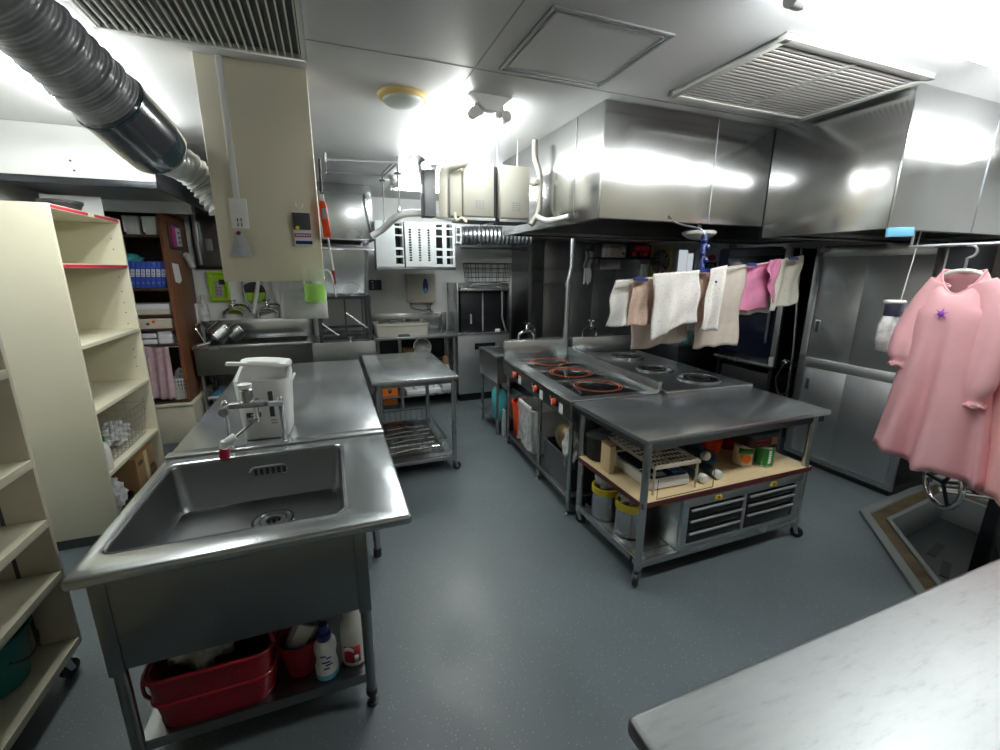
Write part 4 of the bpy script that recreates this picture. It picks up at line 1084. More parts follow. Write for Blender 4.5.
def binder(name,x,w,lean,label):
    t = thing('ring_binder',label,'binder',(x,5.0,1.487),0,'blue binders on the wooden shelf')
    X = Matrix.Translation((x,4.90,1.4885)) @ Matrix.Rotation(lean,4,'Y')
    MB().box(-w/2,w/2,0,.26,0,.235).mv(X).build('cover','binder',t,.003)
    lbm = MB().box(-w/2+.004,w/2-.004,-.002,.0,.10,.165).mv(X).build('spine_label','paper',t)
    m = MB()
    for q in range(4): m.box(-w/2+.008,w/2-.008-.003*(q%2),-.003,-.0018,.108+.013*q,.114+.013*q).mv(Matrix.Identity(4))
    m.mv(X); m.build('lettering','darkgrey',lbm)
    m = MB().ring((0,0,0),.006,.0085,0,.002,12).mv(X @ Matrix.Translation((0,-.002,.045)) @ Matrix.Rotation(PI/2,4,'X')); m.build('finger_hole','galv',t)
pos = ['leftmost, half hidden by the beige bookcase','second from the bookcase','third from the bookcase','fourth from the bookcase','fourth from the wooden side','third from the wooden side','second from the wooden side','next to the wooden side']
for k in range(8): binder('b',-1.69+.039*k,.035,.15-.006*k,'blue ring binder in the row, '+pos[k])
tag(crumple(MB(),(-1.70,5.1,1.80-.06),.09,.08,.045,51).build('green_bag','turq',ang=180),'greenish plastic bag lying on top of the blue binders','bag')
for k,(z,c_) in enumerate(((1.247,'creamd'),(1.117,'creamd'))):
    t = thing('paper_tray',('flat grey carton on the shelf under the blue binders','flat carton with coloured stickers on the shelf above the folded cloths')[k],'carton',(-1.58,5.0,z))
    B(-1.77,-1.40,4.885,5.2,z+.001,z+.085).build('carton',c_,t,.004)
    B(-1.772,-1.398,4.883,5.2,z+.05,z+.095).build('lid','paper' if k==0 else 'creamd',t,.003)
    if k == 1:
        for x,mt in ((-1.66,'green'),(-1.54,'redorange'),(-1.585,'darkgrey')): B(x-.012,x+.012,4.8815,4.8835,z+.055-(.02 if mt=='darkgrey' else 0),z+.078-(.02 if mt=='darkgrey' else 0)).build('sticker',mt,t)
for k,(x,z) in enumerate(((-1.60,.976),(-1.60,1.032),(-1.475,.976),(-1.475,1.02),(-1.475,1.064))):
    o = MB(); o.loft([o.rrect(x-.055,x+.055,4.89,5.08,z+.001,.02), o.rrect(x-.06,x+.06,4.885,5.085,z+.02,.024), o.rrect(x-.055,x+.055,4.89,5.08,z+.042,.02)])
    tag(o.build('folded_cloth','paper',None,0,ang=60),('white folded cloth, lower one of the left pile on the wooden shelf','white folded cloth, upper one of the left pile on the wooden shelf','white folded cloth, bottom one of the right pile on the wooden shelf','white folded cloth, middle one of the right pile on the wooden shelf','white folded cloth, top one of the right pile on the wooden shelf')[k],'cloth','folded white cloths')
tag(crumple(MB(),(-1.74,4.98,1.03),.07,.07,.045,53).build('dark_green_cloth','teal',ang=180),'dark green cloth beside the folded white cloths','cloth')
t = thing('hanging_towel','faded pink towel hanging in the open bottom of the wooden shelf case','towel',(-1.55,4.87,.45))
MB().tube([(WX0+.03,4.875,.945),(WX1-.03,4.875,.945)],.006,8).build('rail','galv',t)
MB().grid(26,14,lambda u,v: V((-1.70+.245*u-.01*v, 4.866-.016*math.sin(u*22+v*1.5)-.006*math.sin(u*9), .952-.50*v+.01*math.sin(u*6)))).build('towel_cloth','pinktowel',t,solid=.004,ang=180)
wb = wire_bin('plastic_basket','white slotted plastic basket behind the pink towel in the wooden case',-1.50,-1.375,4.90,5.15,.421,.62,'whitep',5,8,5,.005)
tag(crumple(MB(),(-1.44,5.02,.62),.045,.07,.08,55).build('clear_bag','film',ang=180),'clear plastic bag rising out of the white slotted basket','bag')
t = thing('wall_calendar','dark framed purple and white holder hung on the wooden side panel','holder',(WX1,5.15,1.84))
B(WX1+.001,WX1+.014,5.0,5.36,1.835,2.08).build('back_plate','wooddark',t,.004)
B(WX1+.013,WX1+.03,5.06,5.14,1.86,2.05).build('purple_case','magenta',t,.004)
B(WX1+.013,WX1+.026,5.16,5.30,1.87,2.04).build('white_card','greypaper',t,.004)
m = MB()
for k in range(3): m.box(WX1+.0255,WX1+.028,5.20,5.26,1.895+.045*k,1.915+.045*k)
m.build('lettering','darkgrey',t)
o = MB().prism([(4.98,1.71),(5.16,1.70),(5.19,1.55),(5.12,1.52),(5.0,1.54)],WX1+.001,WX1+.004,'x').build('paper_note','paper'); tag(o,'white paper note pinned on the wooden side panel below the holder','paper')
t = thing('paper_clip_roll','small white roll hung at the far edge of the wooden side','roll',(WX1,5.4,1.7)); MB().cyl((WX1+.02,5.38,1.80),(WX1+.03,5.50,1.69),.03).build('roll','paper',t); MB().tube([(WX1,5.40,1.82),(WX1+.02,5.40,1.81)],.006,6).build('pin','darkgrey',t)

# steel wall sheet + conduit above the double sink
t = thing('wall_sheet','dull stainless wall sheet above the double sink','wall panel',(-.9,5.69,1.68))
B(-1.32,-.10,5.672,5.684,1.68,2.36).build('sheet','steel_dark',t,.001)
B(-1.32,-.10,5.655,5.69,1.655,1.682).build('edge_rail','steel_black',t,.002)
t = thing('wall_conduit','grey vertical conduit running down the wall sheet beside the wooden case','conduit',(-1.27,5.65,1.68))
B(-1.295,-1.255,5.635,5.671,1.70,2.42).build('duct_cover','galv',t,.004)
B(-1.2,-1.14,5.66,5.671,1.85,1.97).build('junction_box','greyp',t,.004)
t = thing('green_tray','lime green wall tray holding a grey remote above the double sink','tray',(-1.16,5.66,1.31))
m = MB(); m.loft([[V((p.x,5.684,p.y)) for p in m.rrect(-1.235,-1.04,1.31,1.635,0,.02)],[V((p.x,5.65,p.y)) for p in m.rrect(-1.235,-1.04,1.31,1.635,0,.02)],[V((p.x,5.65,p.y)) for p in m.rrect(-1.205,-1.07,1.34,1.605,0,.02)],[V((p.x,5.675,p.y)) for p in m.rrect(-1.20,-1.075,1.345,1.60,0,.02)]]); m.build('tray','lime',t,.003)
m = MB(); m.loft([[V((p.x,y,p.y)) for p in m.rrect(-1.175,-1.10,1.36,1.53,0,.012)] for y in (5.674,5.655)]); m.build('remote','greyp',t,.003)
B(-1.13,-1.075,5.652,5.656,1.49,1.545).build('black_patch','black',t)
m = MB()
for q in range(6): m.cyl((-1.155+.03*(q%2),5.6545,1.39+.035*(q//2)),(-1.155+.03*(q%2),5.652,1.39+.035*(q//2)),.008,seg=8)
m.build('remote_button','magenta',t)
t = thing('green_sponge_pad','flat dull green pad on the wall behind the left double sink tap','pad',(-1.0,5.67,1.16)); B(-1.075,-.93,5.675,5.6995,1.165,1.27).build('pad','lime',t,.005)
t = thing('hanging_sieve','black rimmed green sieve hanging on the wall above the right double sink tap','sieve',(-.8,5.66,1.27))
Y = Matrix.Translation((-.80,5.68,1.40)) @ Matrix.Rotation(PI/2,4,'X') 
MB().lathe([(.0,.001),(.10,.001),(.118,.02),(.118,.03),(.10,.03),(.098,.012),(.0,.008)],(0,0,0),28).mv(Y).build('dish','black',t)
m = MB(); m.prism([(-.112*math.cos(a),-.112*abs(math.sin(a))) for a in [PI*i/14 for i in range(15)]],.031,.036,'z').mv(Y); m.build('green_half','lime',t)
for k,(pts,lab) in enumerate((([(-.90,5.62,1.68),(-.89,5.62,1.35),(-.80,5.6,1.20),(-.66,5.62,1.20)],'grey hose looping from the wall sheet to the right tap'),([(-.70,5.60,1.66),(-.78,5.60,1.35),(-.82,5.58,1.17)],'pale thick hose slanting down behind the right tap'),([(-.62,5.64,1.66),(-.62,5.63,1.35),(-.52,5.6,1.22)],'thin pinkish pipe on the wall right of the sieve'))):
    tag(MB().tube(bez(pts,8),(.012,.022,.012)[k],8).build('water_hose',('greyp','paper','creamd')[k]),lab,'hose')
t = thing('drink_bottle','clear bottle standing in the corner at the left of the double sink','bottle',(-1.32,5.55,1.10)); MB().lathe([(.04,1.105),(.045,1.112),(.045,1.26),(.018,1.33),(.018,1.36)],(-1.29,5.58,0),18).build('body','filmw',t); MB().cyl((-1.29,5.58,1.36),(-1.29,5.58,1.385),.02).build('cap','creamd',t)
tag(B(-1.36,-1.335,5.5,5.62,1.09,1.30).build('white_board','whitep',None,.004),'small white board standing on the double sink beside the wooden case','board')

DX0,DX1,DY0,DY1,DZ = -1.33,-.22,5.08,5.67,.90
t = thing('double_sink','steel wall sink with a deep front panel at the back left','sink',(-.8,5.4,0))
m = MB(); m.plate([(DX0,DY0),(DX1,DY0),(DX1,DY1),(DX0,DY1)],[(p.x,p.y) for p in m.rrect(DX0+.06,DX1-.06,DY0+.06,DY1-.10,0,.04)],DZ-.035,DZ); m.build('rim','steel',t,.006)
m = MB(); m.loft([m.rrect(DX0+.06,DX1-.06,DY0+.06,DY1-.10,DZ-.002,.04), m.rrect(DX0+.07,DX1-.07,DY0+.07,DY1-.11,DZ-.27,.05)],cap0=False); m.build('bowl','steel_dark',t,solid=.002)
B(DX0,DX1,DY1-.02,DY1+.01,DZ,1.10).build('back_splash','steel',t,.003)
B(DX0+.01,DX1-.01,DY0+.012,DY0+.018,.60,DZ-.03).build('front_panel','steel_dark',t)
m = MB()
for x in (DX0+.012,DX1-.016): m.box(x,x+.004,DY0+.018,DY1,.60,DZ-.03)
m.build('end_panel','steel_dark',t)
for x in (DX0+.04,DX1-.04):
    for y in (DY0+.05,DY1-.05): MB().cyl((x,y,0),(x,y,DZ-.03),.019).build('leg','steel',t)
B(DX0+.05,DX1-.05,DY0+.05,DY1-.05,.28,.295).build('under_shelf','steel_black',t)
t = thing('dish_tray','silver tray on the shelf under the double sink','tray',(-1.1,5.3,.296)); m = MB(); m.loft([m.rrect(-1.24,-1.0,5.15,5.45,.297,.02), m.rrect(-1.26,-.98,5.13,5.47,.36,.02), m.rrect(-1.25,-.99,5.14,5.46,.36,.02), m.rrect(-1.235,-1.005,5.155,5.445,.303,.02)]); m.build('tray_body','skyblue',t); B(-1.27,-.97,5.115,5.14,.34,.365).build('tray_rim','paper',t,.003)
for k,x in enumerate((-1.02,-.68)):
    f = faucet(('chrome wall tap over the left half of the double sink','chrome wall tap over the right half of the double sink')[k],x,5.62,1.13,-1,1.15)
for k,(c,r,h,rot,lab) in enumerate((((-1.13,5.36,1.0),.10,.17,(.5,.9),'steel pot tilted on the left end of the double sink'),((-1.0,5.42,.985),.085,.15,(.4,.95),'smaller steel pot nested against the tilted one'))):
    t = thing('steel_pot',lab,'pot',(c[0],c[1],.90)); X = Matrix.Translation(c) @ Matrix.Rotation(rot[0],4,'Z') @ Matrix.Rotation(rot[1],4,'Y')
    MB().lathe([(r*.92,-h/2),(r,-h/2+.01),(r,h/2),(r*1.05,h/2),(r*.97,h/2-.003),(r*.95,-h/2+.02),(.001,-h/2+.015)],(0,0,0),28,cap1=False).mv(X).build('body','steel',t)
    MB().tube(bez([V((-r*.4,-r,h/2-.03)),V((-r*.3,-r*1.25,h/2-.02)),V((r*.3,-r*1.25,h/2-.02)),V((r*.4,-r,h/2-.03))],5),.005,6).mv(X).build('handle','chrome',t)
t = thing('wire_stand','bright bent wire stand beside the tilted steel pot','stand',(-1.27,5.3,.90)); MB().tube(bez([(-1.23,5.20,.91),(-1.30,5.20,1.08),(-1.29,5.3,1.11),(-1.24,5.32,1.05)],6),.008,8).build('bent_rod','chrome',t); MB().tube([(-1.29,5.12,.905),(-1.18,5.14,.93)],.006,6).build('foot_rod','paper',t)

# ---------------------------------------------------------------- middle back: stand with front panel, rack, tank, hood
t = thing('steel_stand','low steel stand with an upright front panel behind the long worktable','stand',(.1,5.0,0))
B(-.205,.395,4.56,4.58,.42,.955).build('front_panel','steel_dark',t,.003)
B(-.20,.39,4.58,5.35,.90,.92).build('top_plate','steel_dark',t,.003)
for x in (-.17,.36):
    for y in (4.62,5.3): B(x-.018,x+.018,y-.018,y+.018,0,.90).build('leg','steel_dark',t)
t = thing('angle_rack','dark angle iron rack carrying the steel tank','rack',(.1,5.0,.92))
for x in (-.12,.37):
    for y in (4.80,5.30): B(x-.016,x+.016,y-.016,y+.016,.92,1.40).build('upright','steel_black',t)
for z in (.96,1.02,1.375):
    for y in (4.80,5.30): B(-.12,.37,y-.01,y+.01,z-.014,z+.014).build('rail','steel_black',t)
for x in (.13,.30): B(x-.008,x+.008,4.795,4.81,.96,1.38).build('bar','steel_black',t)
for a,b in (((-.10,1.12),(.05,.99)),((.14,1.22),(.34,1.06))): MB().tube([(a[0],4.79,a[1]),(b[0],4.79,b[1])],.008,8).build('brace','steel',t)
B(-.15,.40,5.31,5.33,.93,1.40).build('rear_panel','steel_dark',t)
t = thing('chrome_valve','small bright valve on the foot of the dark rack','valve',(.17,4.72,.921)); MB().lathe([(.02,.921),(.014,.93),(.014,.965),(.022,.968),(.022,.985),(.001,.99)],(.16,4.73,0),14).build('valve_body','chrome',t); MB().tube([(.13,4.73,.975),(.19,4.73,.975)],.006,6).build('lever','chrome',t)
t = thing('steel_tank','boxy stainless tank with a lid on the dark rack','tank',(.12,5.0,1.40))
m = MB(); m.loft([m.rrect(-.20,.365,4.84,5.32,1.392,.05), m.rrect(-.22,.385,4.82,5.34,1.42,.06), m.rrect(-.23,.405,4.80,5.36,1.85,.06)]); m.build('body','steel',t)
m = MB(); m.loft([m.rrect(-.25,.425,4.78,5.38,1.852,.06), m.rrect(-.25,.425,4.78,5.38,1.875,.06), m.rrect(-.22,.39,4.82,5.34,1.90,.06)]); m.build('lid','steel_dark',t)
MB().tube([(-.26,4.775,1.862),(.46,4.775,1.858)],.012,10).build('rim_bar','chrome',t)
MB().tube(bez([(.33,4.79,1.90),(.35,4.76,1.93),(.39,4.76,1.93),(.40,4.79,1.90)],5),.009,8).build('lid_handle','chrome',t)
t = thing('box_hood','boxy stainless hood over the steel tank','extractor hood',(.2,5.1,1.96))
B(-.30,.475,4.95,5.68,1.965,CZ).build('body','steel',t,.004)
B(-.302,.477,4.948,5.68,1.955,1.967).build('bottom_rim','steel_dark',t,.002)
B(-.30,.475,4.946,4.951,2.405,2.41).build('seam','steel_dark',t)
t = thing('cable_hook','thin grey cable with hook hanging at the corner of the boxy hood','cable',(.46,4.92,2.0)); MB().tube(bez([(.40,4.94,2.40),(.42,4.93,2.2),(.45,4.93,2.02)],6),.006,6).build('cord','darkgrey',t); MB().lathe([(.02,2.37),(.03,2.40),(.02,2.43)],(.44,4.93,0),12).build('holder','whitep',t)
# hanging ceiling rails and rods
t = thing('ceiling_rail_frame','thin steel rail frame hung just under the ceiling behind the beige wall','rail frame',(.3,3.95,2.42))
m = MB()
for a,b in (((.05,3.76),(.565,3.66)),((.05,4.2),(.52,4.17)),((.565,3.66),(.52,4.17)),((.53,3.66),(.49,4.17)),((.05,3.76),(.05,4.2))): m.tube([(*a,2.455),(*b,2.455)],.008,6)
m.build('rail','greyp',t)
for x,y in ((.05,3.76),(.05,4.2),(.565,3.66),(.52,4.17)): MB().cyl((x,y,2.44),(x,y,CZ),.008,seg=8).build('hanger','galv',t)
for k,(x,y,zb,lab) in enumerate(((.52,4.3,2.05,'thin hanging rod holding the left end of the bent white pipe'),(.605,3.95,2.13,'thin hanging rod holding the middle of the bent white pipe'))):
    t = thing('hanging_rod',lab,'rod',(x,y,zb),0,'rods of the bent white pipe')
    MB().cyl((x,y,zb),(x,y,CZ),.007,seg=8).build('rod','greyp',t); MB().lathe([(.03,2.43),(.03,2.44),(.008,2.445)],(x,y,0),14).build('flange','darkgrey',t); MB().lathe([(.014,zb),(.02,zb+.01),(.014,zb+.05)],(x,y,0),10).build('clamp','galv',t)
t = thing('bent_pipe','bent white insulated pipe hung from rods in front of the ivory boxes','pipe',(.7,4.0,2.0))
MB().tube(bez([(.40,4.35,1.96),(.50,4.3,2.02),(.615,3.97,2.115),(.83,3.92,2.13),(1.0,3.85,2.10),(1.09,3.80,2.085)],8),.03,12).build('insulation','whitep',t,ang=60)
t = thing('drain_hose', 'thin curling pale hose end under the left ivory box','hose',(.78,2.75,1.98)); MB().tube(bez([(.765,2.79,2.02),(.77,2.76,1.96),(.80,2.74,1.97),(.825,2.72,1.945)],7),.010,8).build('hose_tube','creamd',t); MB().ball((.765,2.80,2.01),.026).build('tape_lump','creamd',t)
t = thing('dark_duct','dark grey vertical duct between the back light and the ivory boxes','duct',(.8,3.65,2.08)); B(.755,.845,3.62,3.78,2.075,2.415).build('duct_body','darkgrey',t,.003); B(.745,.855,3.61,3.79,2.415,CZ).build('collar','galv',t,.004)
t = thing('pipe_cover', 'ivory pipe cover with a bulging elbow left of the ivory boxes','pipe cover',(.72,2.76,1.97))
MB().tube(bez([(.70,2.80,1.975),(.70,2.79,2.18),(.715,2.77,2.25),(.77,2.74,2.275),(.82,2.74,2.30),(.83,2.78,2.40),(.83,2.80,2.43)],8),.028,14).build('elbow_pipe','ivory',t,ang=60)
B(.738,.812,2.775,2.88,1.985,2.26).build('side_cover','ivory',t,.004); B(.734,.738,2.775,2.78,1.985,2.26).build('edge','steel_dark',t)
for k,(a,b,lab) in enumerate(((.816,1.02,'left of two ivory metal boxes hung beside the big hood'),(1.066,1.268,'right of two ivory metal boxes, next to the big hood'))):
    t = thing('wall_unit',lab,'equipment box',((a+b)/2,2.85,1.98),0,'ivory boxes beside the hood')
    B(a,b,2.765,3.0,1.985,2.305).build('case','ivory',t,.004); B(a+.003,b-.003,2.757,2.765,1.99,2.30).build('door','ivory',t,.003)
    m = MB()
    for r in range(4):
        for q in range(3): m.box((a+b)/2-.024+.021*q,(a+b)/2-.009+.021*q,2.7545,2.758,2.035+.014*r,2.041+.014*r)
    m.build('louvre_mark','greyp',t)
    B(a-.008,b+.008,2.76,3.0,1.965,1.983).build('bracket','steel_dark',t)
    for x in (a+.03,b-.03): MB().cyl((x,2.9,2.305),(x,2.9,CZ),.005,seg=8).build('hanger','galv',t)
B(1.022,1.064,2.82,2.98,1.99,2.30).build('gap_shade','steel_black',t)  # solid black block stands in for the shadow between the two boxes
t = thing('insulated_hose', 'pale lagged pipe running down beside the right ivory box and along the hood','pipe',(1.31,2.7,1.96))
MB().tube(bez([(1.305,2.78,2.47),(1.30,2.76,2.36),(1.325,2.74,2.26),(1.33,2.74,2.10),(1.32,2.74,2.02),(1.27,2.75,1.95)],8),.018,10).build('vertical_pipe','ivory',t,ang=60)
MB().tube(bez([(1.29,2.70,2.0),(1.32,2.62,1.97),(1.335,2.5,1.965),(1.345,2.36,1.97)],8),.016,10).build('hood_pipe','whitep',t,ang=60)
t = thing('joint_box','yellowed pipe joint on the lagged pipe beside the right ivory box','joint',(1.30,2.76,2.2)); MB().ball((1.30,2.765,2.215),.027,12).build('joint','creamd',t); MB().cyl((1.30,2.76,2.215),(1.30,2.72,2.215),.015).build('cap','whitep',t)
# ---------------------------------------------------------------- back counter and the washer
CX0,CX1,CY0,CY1,CZT = .44,1.415,5.12,5.69,.895
t = thing('back_counter','steel wall counter with a splashback under the hanging slotted racks','counter',(1.0,5.4,0))
B(CX0,CX1,CY0,CY1,CZT-.035,CZT).build('top','steel_top',t,.005)
B(CX0,CX1,CY1-.02,CY1,CZT,1.115).build('back_splash','steel',t,.003)
for x in (CX0+.03,.72,CX1-.03):
    for y in (CY0+.04,CY1-.04):
        if x == .72 and y > 5.5: continue
        MB().cyl((x,y,0),(x,y,CZT-.03),.02).build('leg','steel',t)
B(CX0+.02,CX1-.02,CY0+.03,CY1-.02,.145,.165).build('under_shelf','steel',t,.003)
B(CX0+.02,CX1-.02,CY1-.015,CY1-.005,.165,CZT-.035).build('back_sheet','steel_black',t)
t = thing('plate_tub','pale rectangular tub of utensils on the left end of the back counter','tub',(.75,5.3,CZT))
m = MB(); x0,x1,y0,y1 = .455,1.07,5.135,5.52
m.loft([m.rrect(x0+.015,x1-.015,y0+.015,y1-.015,CZT+.002,.02), m.rrect(x0,x1,y0,y1,CZT+.13,.025), m.rrect(x0-.008,x1+.008,y0-.008,y1+.008,CZT+.132,.03), m.rrect(x0-.008,x1+.008,y0-.008,y1+.008,CZT+.15,.03), m.rrect(x0+.01,x1-.01,y0+.01,y1-.01,CZT+.15,.02), m.rrect(x0+.02,x1-.02,y0+.02,y1-.02,CZT+.05,.02)]); m.build('body','ivory',t)
m = MB(); m.prism([(.70,CZT+.0),(.84,CZT+.0),(.84,CZT+.018),(.815,CZT+.03),(.725,CZT+.03),(.70,CZT+.018)],5.128,5.15,'y'); m.build('grip_slot','darkgrey',t)
for k,(a,b,mt) in enumerate((((.50,5.25,CZT+.165),(.66,5.30,CZT+.17),'darkgrey'),((.62,5.22,CZT+.17),(.80,5.28,CZT+.175),'chrome'),((.82,5.24,CZT+.17),(1.0,5.30,CZT+.17),'chrome'),((.78,5.35,CZT+.16),(.84,5.20,CZT+.185),'darkgrey'))):
    o = thing('utensil',('black handled utensil at the left in the pale tub','shiny ladle lying across the middle of the pale tub','shiny ladle at the right in the pale tub','short black handle between the two ladles in the pale tub')[k],'utensil',a,0,'utensils in the pale tub')
    MB().tube([a,b],.012,8).build('handle',mt,o); MB().ball(b,.028,12,(1.2,1,.6)).build('head',mt,o)
t = thing('counter_tap','thin steel tap at the right end of the back counter','tap',(1.47,5.6,CZT)); MB().tube(bez([(1.34,5.63,CZT),(1.34,5.63,1.09),(1.35,5.58,1.13),(1.36,5.52,1.10)],6),.009,8).build('spout','chrome',t); MB().lathe([(.02,CZT),(.02,CZT+.02),(.01,CZT+.03)],(1.34,5.63,0),12).build('base','chrome',t)
t = thing('orange_box','orange box with a dark emblem standing under the left end of the back counter','box',(.58,5.28,0))
B(.485,.675,5.22,5.5,.05,.315).build('case','orange',t,.008); B(.49,.67,5.225,5.49,.0,.05).build('foot','darkgrey',t)
m = MB(); m.prism([(.565,.25),(.60,.25),(.605,.22),(.582,.185),(.56,.22)],5.217,5.221,'y'); m.build('emblem','navy',t); m = MB().ring((0,0,0),.006,.012,0,.003,14).mv(Matrix.Translation((.582,5.2195,.235)) @ Matrix.Rotation(PI/2,4,'X')); m.build('emblem_ring','greyp',t)
tag(MB().box(.78,1.21,5.16,5.5,.166,.215).build('white_tray','paper',None,.006),'long white tray on the shelf under the back counter','tray')
for k,x in enumerate((.90,1.04,1.15)):
    t = thing('white_cup',('leftmost small white cup on the long white tray','middle small white cup on the long white tray','rightmost small white cup on the long white tray')[k],'cup',(x,5.25,.216),0,'cups on the white tray'); MB().lathe([(.03,.217),(.042,.28),(.038,.28),(.026,.225),(.001,.222)],(x,5.25,0),18,cap1=False).build('bowl','paper',t); MB().tube(bez([(x+.038,5.25,.27),(x+.06,5.25,.26),(x+.055,5.25,.235),(x+.034,5.25,.23)],4),.004,6).build('handle','paper',t)
t = thing('glass_lid','clear round glass lid leaning under the back counter','lid',(1.0,5.3,.6)); Y = Matrix.Translation((1.02,5.35,.72)) @ Matrix.Rotation(PI/2-.15,4,'X')
MB().lathe([(.105,0),(.11,.004),(.09,.02),(.05,.032),(.001,.036)],(0,0,0),28).mv(Y).build('pane','filmw',t); MB().ring((0,0,0),.104,.114,-.004,.006,32).mv(Y).build('rim','chrome',t); MB().lathe([(.014,.034),(.018,.05),(.022,.06),(.001,.064)],(0,0,0),14).mv(Y).build('knob','paper',t)
tag(B(.80,1.25,5.2,5.55,.585,.605).build('wire_shelf','steel_black',None,.004),'dark middle shelf board under the back counter','shelf')
t = tub('copper_pot','copper brown pot on the dark middle shelf under the back counter',(.86,5.38,.606),.075,.11,'card','pot')
t = thing('orange_capped_bottle','white bottle with an orange brown cap under the right end of the back counter','bottle',(1.36,5.3,.43)); B(1.23,1.38,5.2,5.45,.166,.40).build('crate','paper',t,.01); MB().lathe([(.05,.40),(.05,.47),(.03,.50)],(1.30,5.3,0),18).build('neck','paper',t); MB().lathe([(.042,.50),(.046,.56),(.03,.60)],(1.30,5.3,0),18).build('cap','card',t)
# dishwasher
t = thing('dishwasher','dark steel upright dishwasher at the back right of the wall counter','dishwasher',(1.95,5.4,0))
x0,x1,y0 = 1.44,2.13,5.20
B(x0,x1,y0,5.69,.10,.87).build('lower_body','steel_cab',t,.006)
B(x0+.02,x1-.02,y0+.03,5.68,0,.10).build('plinth','black',t)
B(x0-.005,x1+.005,y0-.012,5.69,.87,.89).build('worktop','steel',t,.003)
B(1.66,1.94,y0-.006,y0+.002,.675,.755).build('control_recess','blackg',t,.003)
B(x0,x0+.02,y0,5.69,.89,1.50).build('side_wall','steel',t,.003); B(x1-.02,x1,y0,5.69,.89,1.50).build('side_wall','steel_dark',t,.003)
B(x0+.02,x1-.02,5.60,5.69,.89,1.50).build('back_wall','steel',t)
B(x0+.06,x1-.04,5.26,5.585,.895,1.40).build('inner_door','steel_black',t,.006)
B(1.78,1.795,5.25,5.262,.90,1.39).build('mullion','greyp',t)
B(x0+.045,x1-.01,5.17,5.60,1.405,1.44).build('lid_frame','steel',t,.006)
MB().tube(bez([(x0+.13,5.19,1.44),(x0+.16,5.13,1.475),(x0+.22,5.12,1.485),(x1-.20,5.12,1.485),(x1-.14,5.13,1.475),(x1-.11,5.19,1.44)],6),.013,8).build('lid_handle','galv',t)
B(1.62,1.64,5.24,5.26,1.0,1.12).build('latch','greyp',t)
t2 = thing('soap_tin','small white tin on the right corner of the dishwasher top','tin',(1.98,5.225,.891)); MB().lathe([(.035,.892),(.035,.915),(.03,.92)],(1.98,5.225,0),16).build('tin_body','paper',t2)
MB().tube([(2.085,5.195,.89),(2.04,5.22,1.06),(2.04,5.23,1.40)],.014,8).build('lift_arm','galv',t)
wire_bin('wire_wall_basket','thin wire wall basket above the dishwasher',1.66,2.26,5.45,5.66,1.505,1.74,'wiredark',6,3,4,.004)
# wall mounted things
t = thing('soap_dispenser','pale wall box with a blue oval window under the slotted racks','wall box',(1.08,5.65,1.25))
m = MB(); m.loft([[V((p.x,y,p.y)) for p in m.rrect(.905,1.268,1.25,1.615,0,.02)] for y in (5.699,5.60,5.585)]); m.build('case','ivory',t,.008)
Y = Matrix.Translation((1.135,5.583,1.46)) @ Matrix.Rotation(PI/2,4,'X'); MB().lathe([(.001,0),(.035,0),(.035,.004),(.001,.006)],(0,0,0),24).mv(Y @ Matrix.Diagonal((.95,2.7,1,1))).build('oval_window','blue',t,label='blue oval window')
MB().lathe([(.001,.005),(.02,.006),(.001,.007)],(0,0,0),16).mv(Y @ Matrix.Translation((0,-.055,0)) @ Matrix.Diagonal((.9,1.6,1,1))).build('oval_highlight','skyblue',t)
m = MB(); m.box(.925,.97,5.5835,5.5855,1.272,1.292); m.box(.935,1.0,5.5835,5.5855,1.585,1.598); m.build('lettering','greyp',t)
for k,(pts) in enumerate(([(1.16,5.64,1.25),(1.17,5.63,1.17),(1.24,5.64,1.12)],[(1.21,5.64,1.25),(1.19,5.62,1.19),(1.21,5.64,1.115)],[(.95,5.66,1.25),(.97,5.66,1.18),(1.10,5.67,1.15),(1.2,5.67,1.16)])):
    MB().tube(bez(pts,6),.006,6).build('cable','darkgrey',t)
t = thing('wall_switch','dark switch plate with white dots on the white back wall','switch',(.49,5.69,1.4)); B(.375,.605,5.685,5.699,1.41,1.535).build('plate','navy',t,.004)
m = MB()
for x in (.43,.50):
    for z in (1.44,1.475,1.51): m.box(x-.010,x+.010,5.681,5.686,z-.007,z+.007)
m.build('toggle','paper',t); tag(B(.33,.372,5.685,5.699,1.39,1.54).build('switch_box','darkgrey',None,.003),'thin dark box beside the switch plate','box')
# hanging slotted racks
def slot_panel(name,label,x0,x1,z0,z1,y,cells,d=.07,cut='sq'):
    t = thing('slotted_rack',label,'rack',((x0+x1)/2,y,z0),0,'white slotted racks')
    # front face built as a lattice so the slots are real openings
    xs = sorted({x0,x1,*[q for c in cells for q in (c[0],c[1])]}); m = MB()
    for a,b in zip(xs,xs[1:]):
        col = sorted([(c[2],c[3]) for c in cells if c[0] <= a+1e-6 and c[1] >= b-1e-6])
        z = z0
        for lo,hi in col:
            if lo > z+1e-6: m.box(a,b,y,y+.006,z,lo)
            z = hi
        if z < z1: m.box(a,b,y,y+.006,z,z1)
    bmesh.ops.remove_doubles(m.b,verts=m.b.verts[:],dist=1e-5)
    m.build('face','rackwhite',t)
    m = MB(); m.box(x0,x0+.005,y+.006,y+d,z0,z1); m.build('left_side','rackwhite',t); B(x1-.005,x1,y+.006,y+d,z0,z1).build('right_side','rackwhite',t)
    B(x0,x1,y+.006,y+d,z0-.006,z0).build('bottom','greyp',t); B(x0+.005,x1-.005,y+d,y+d+.004,z0,z1).build('back','blackg',t)
    return t
zt, zb = 2.15, 1.69; zz = [zb+.05+.083*k for k in range(5)]
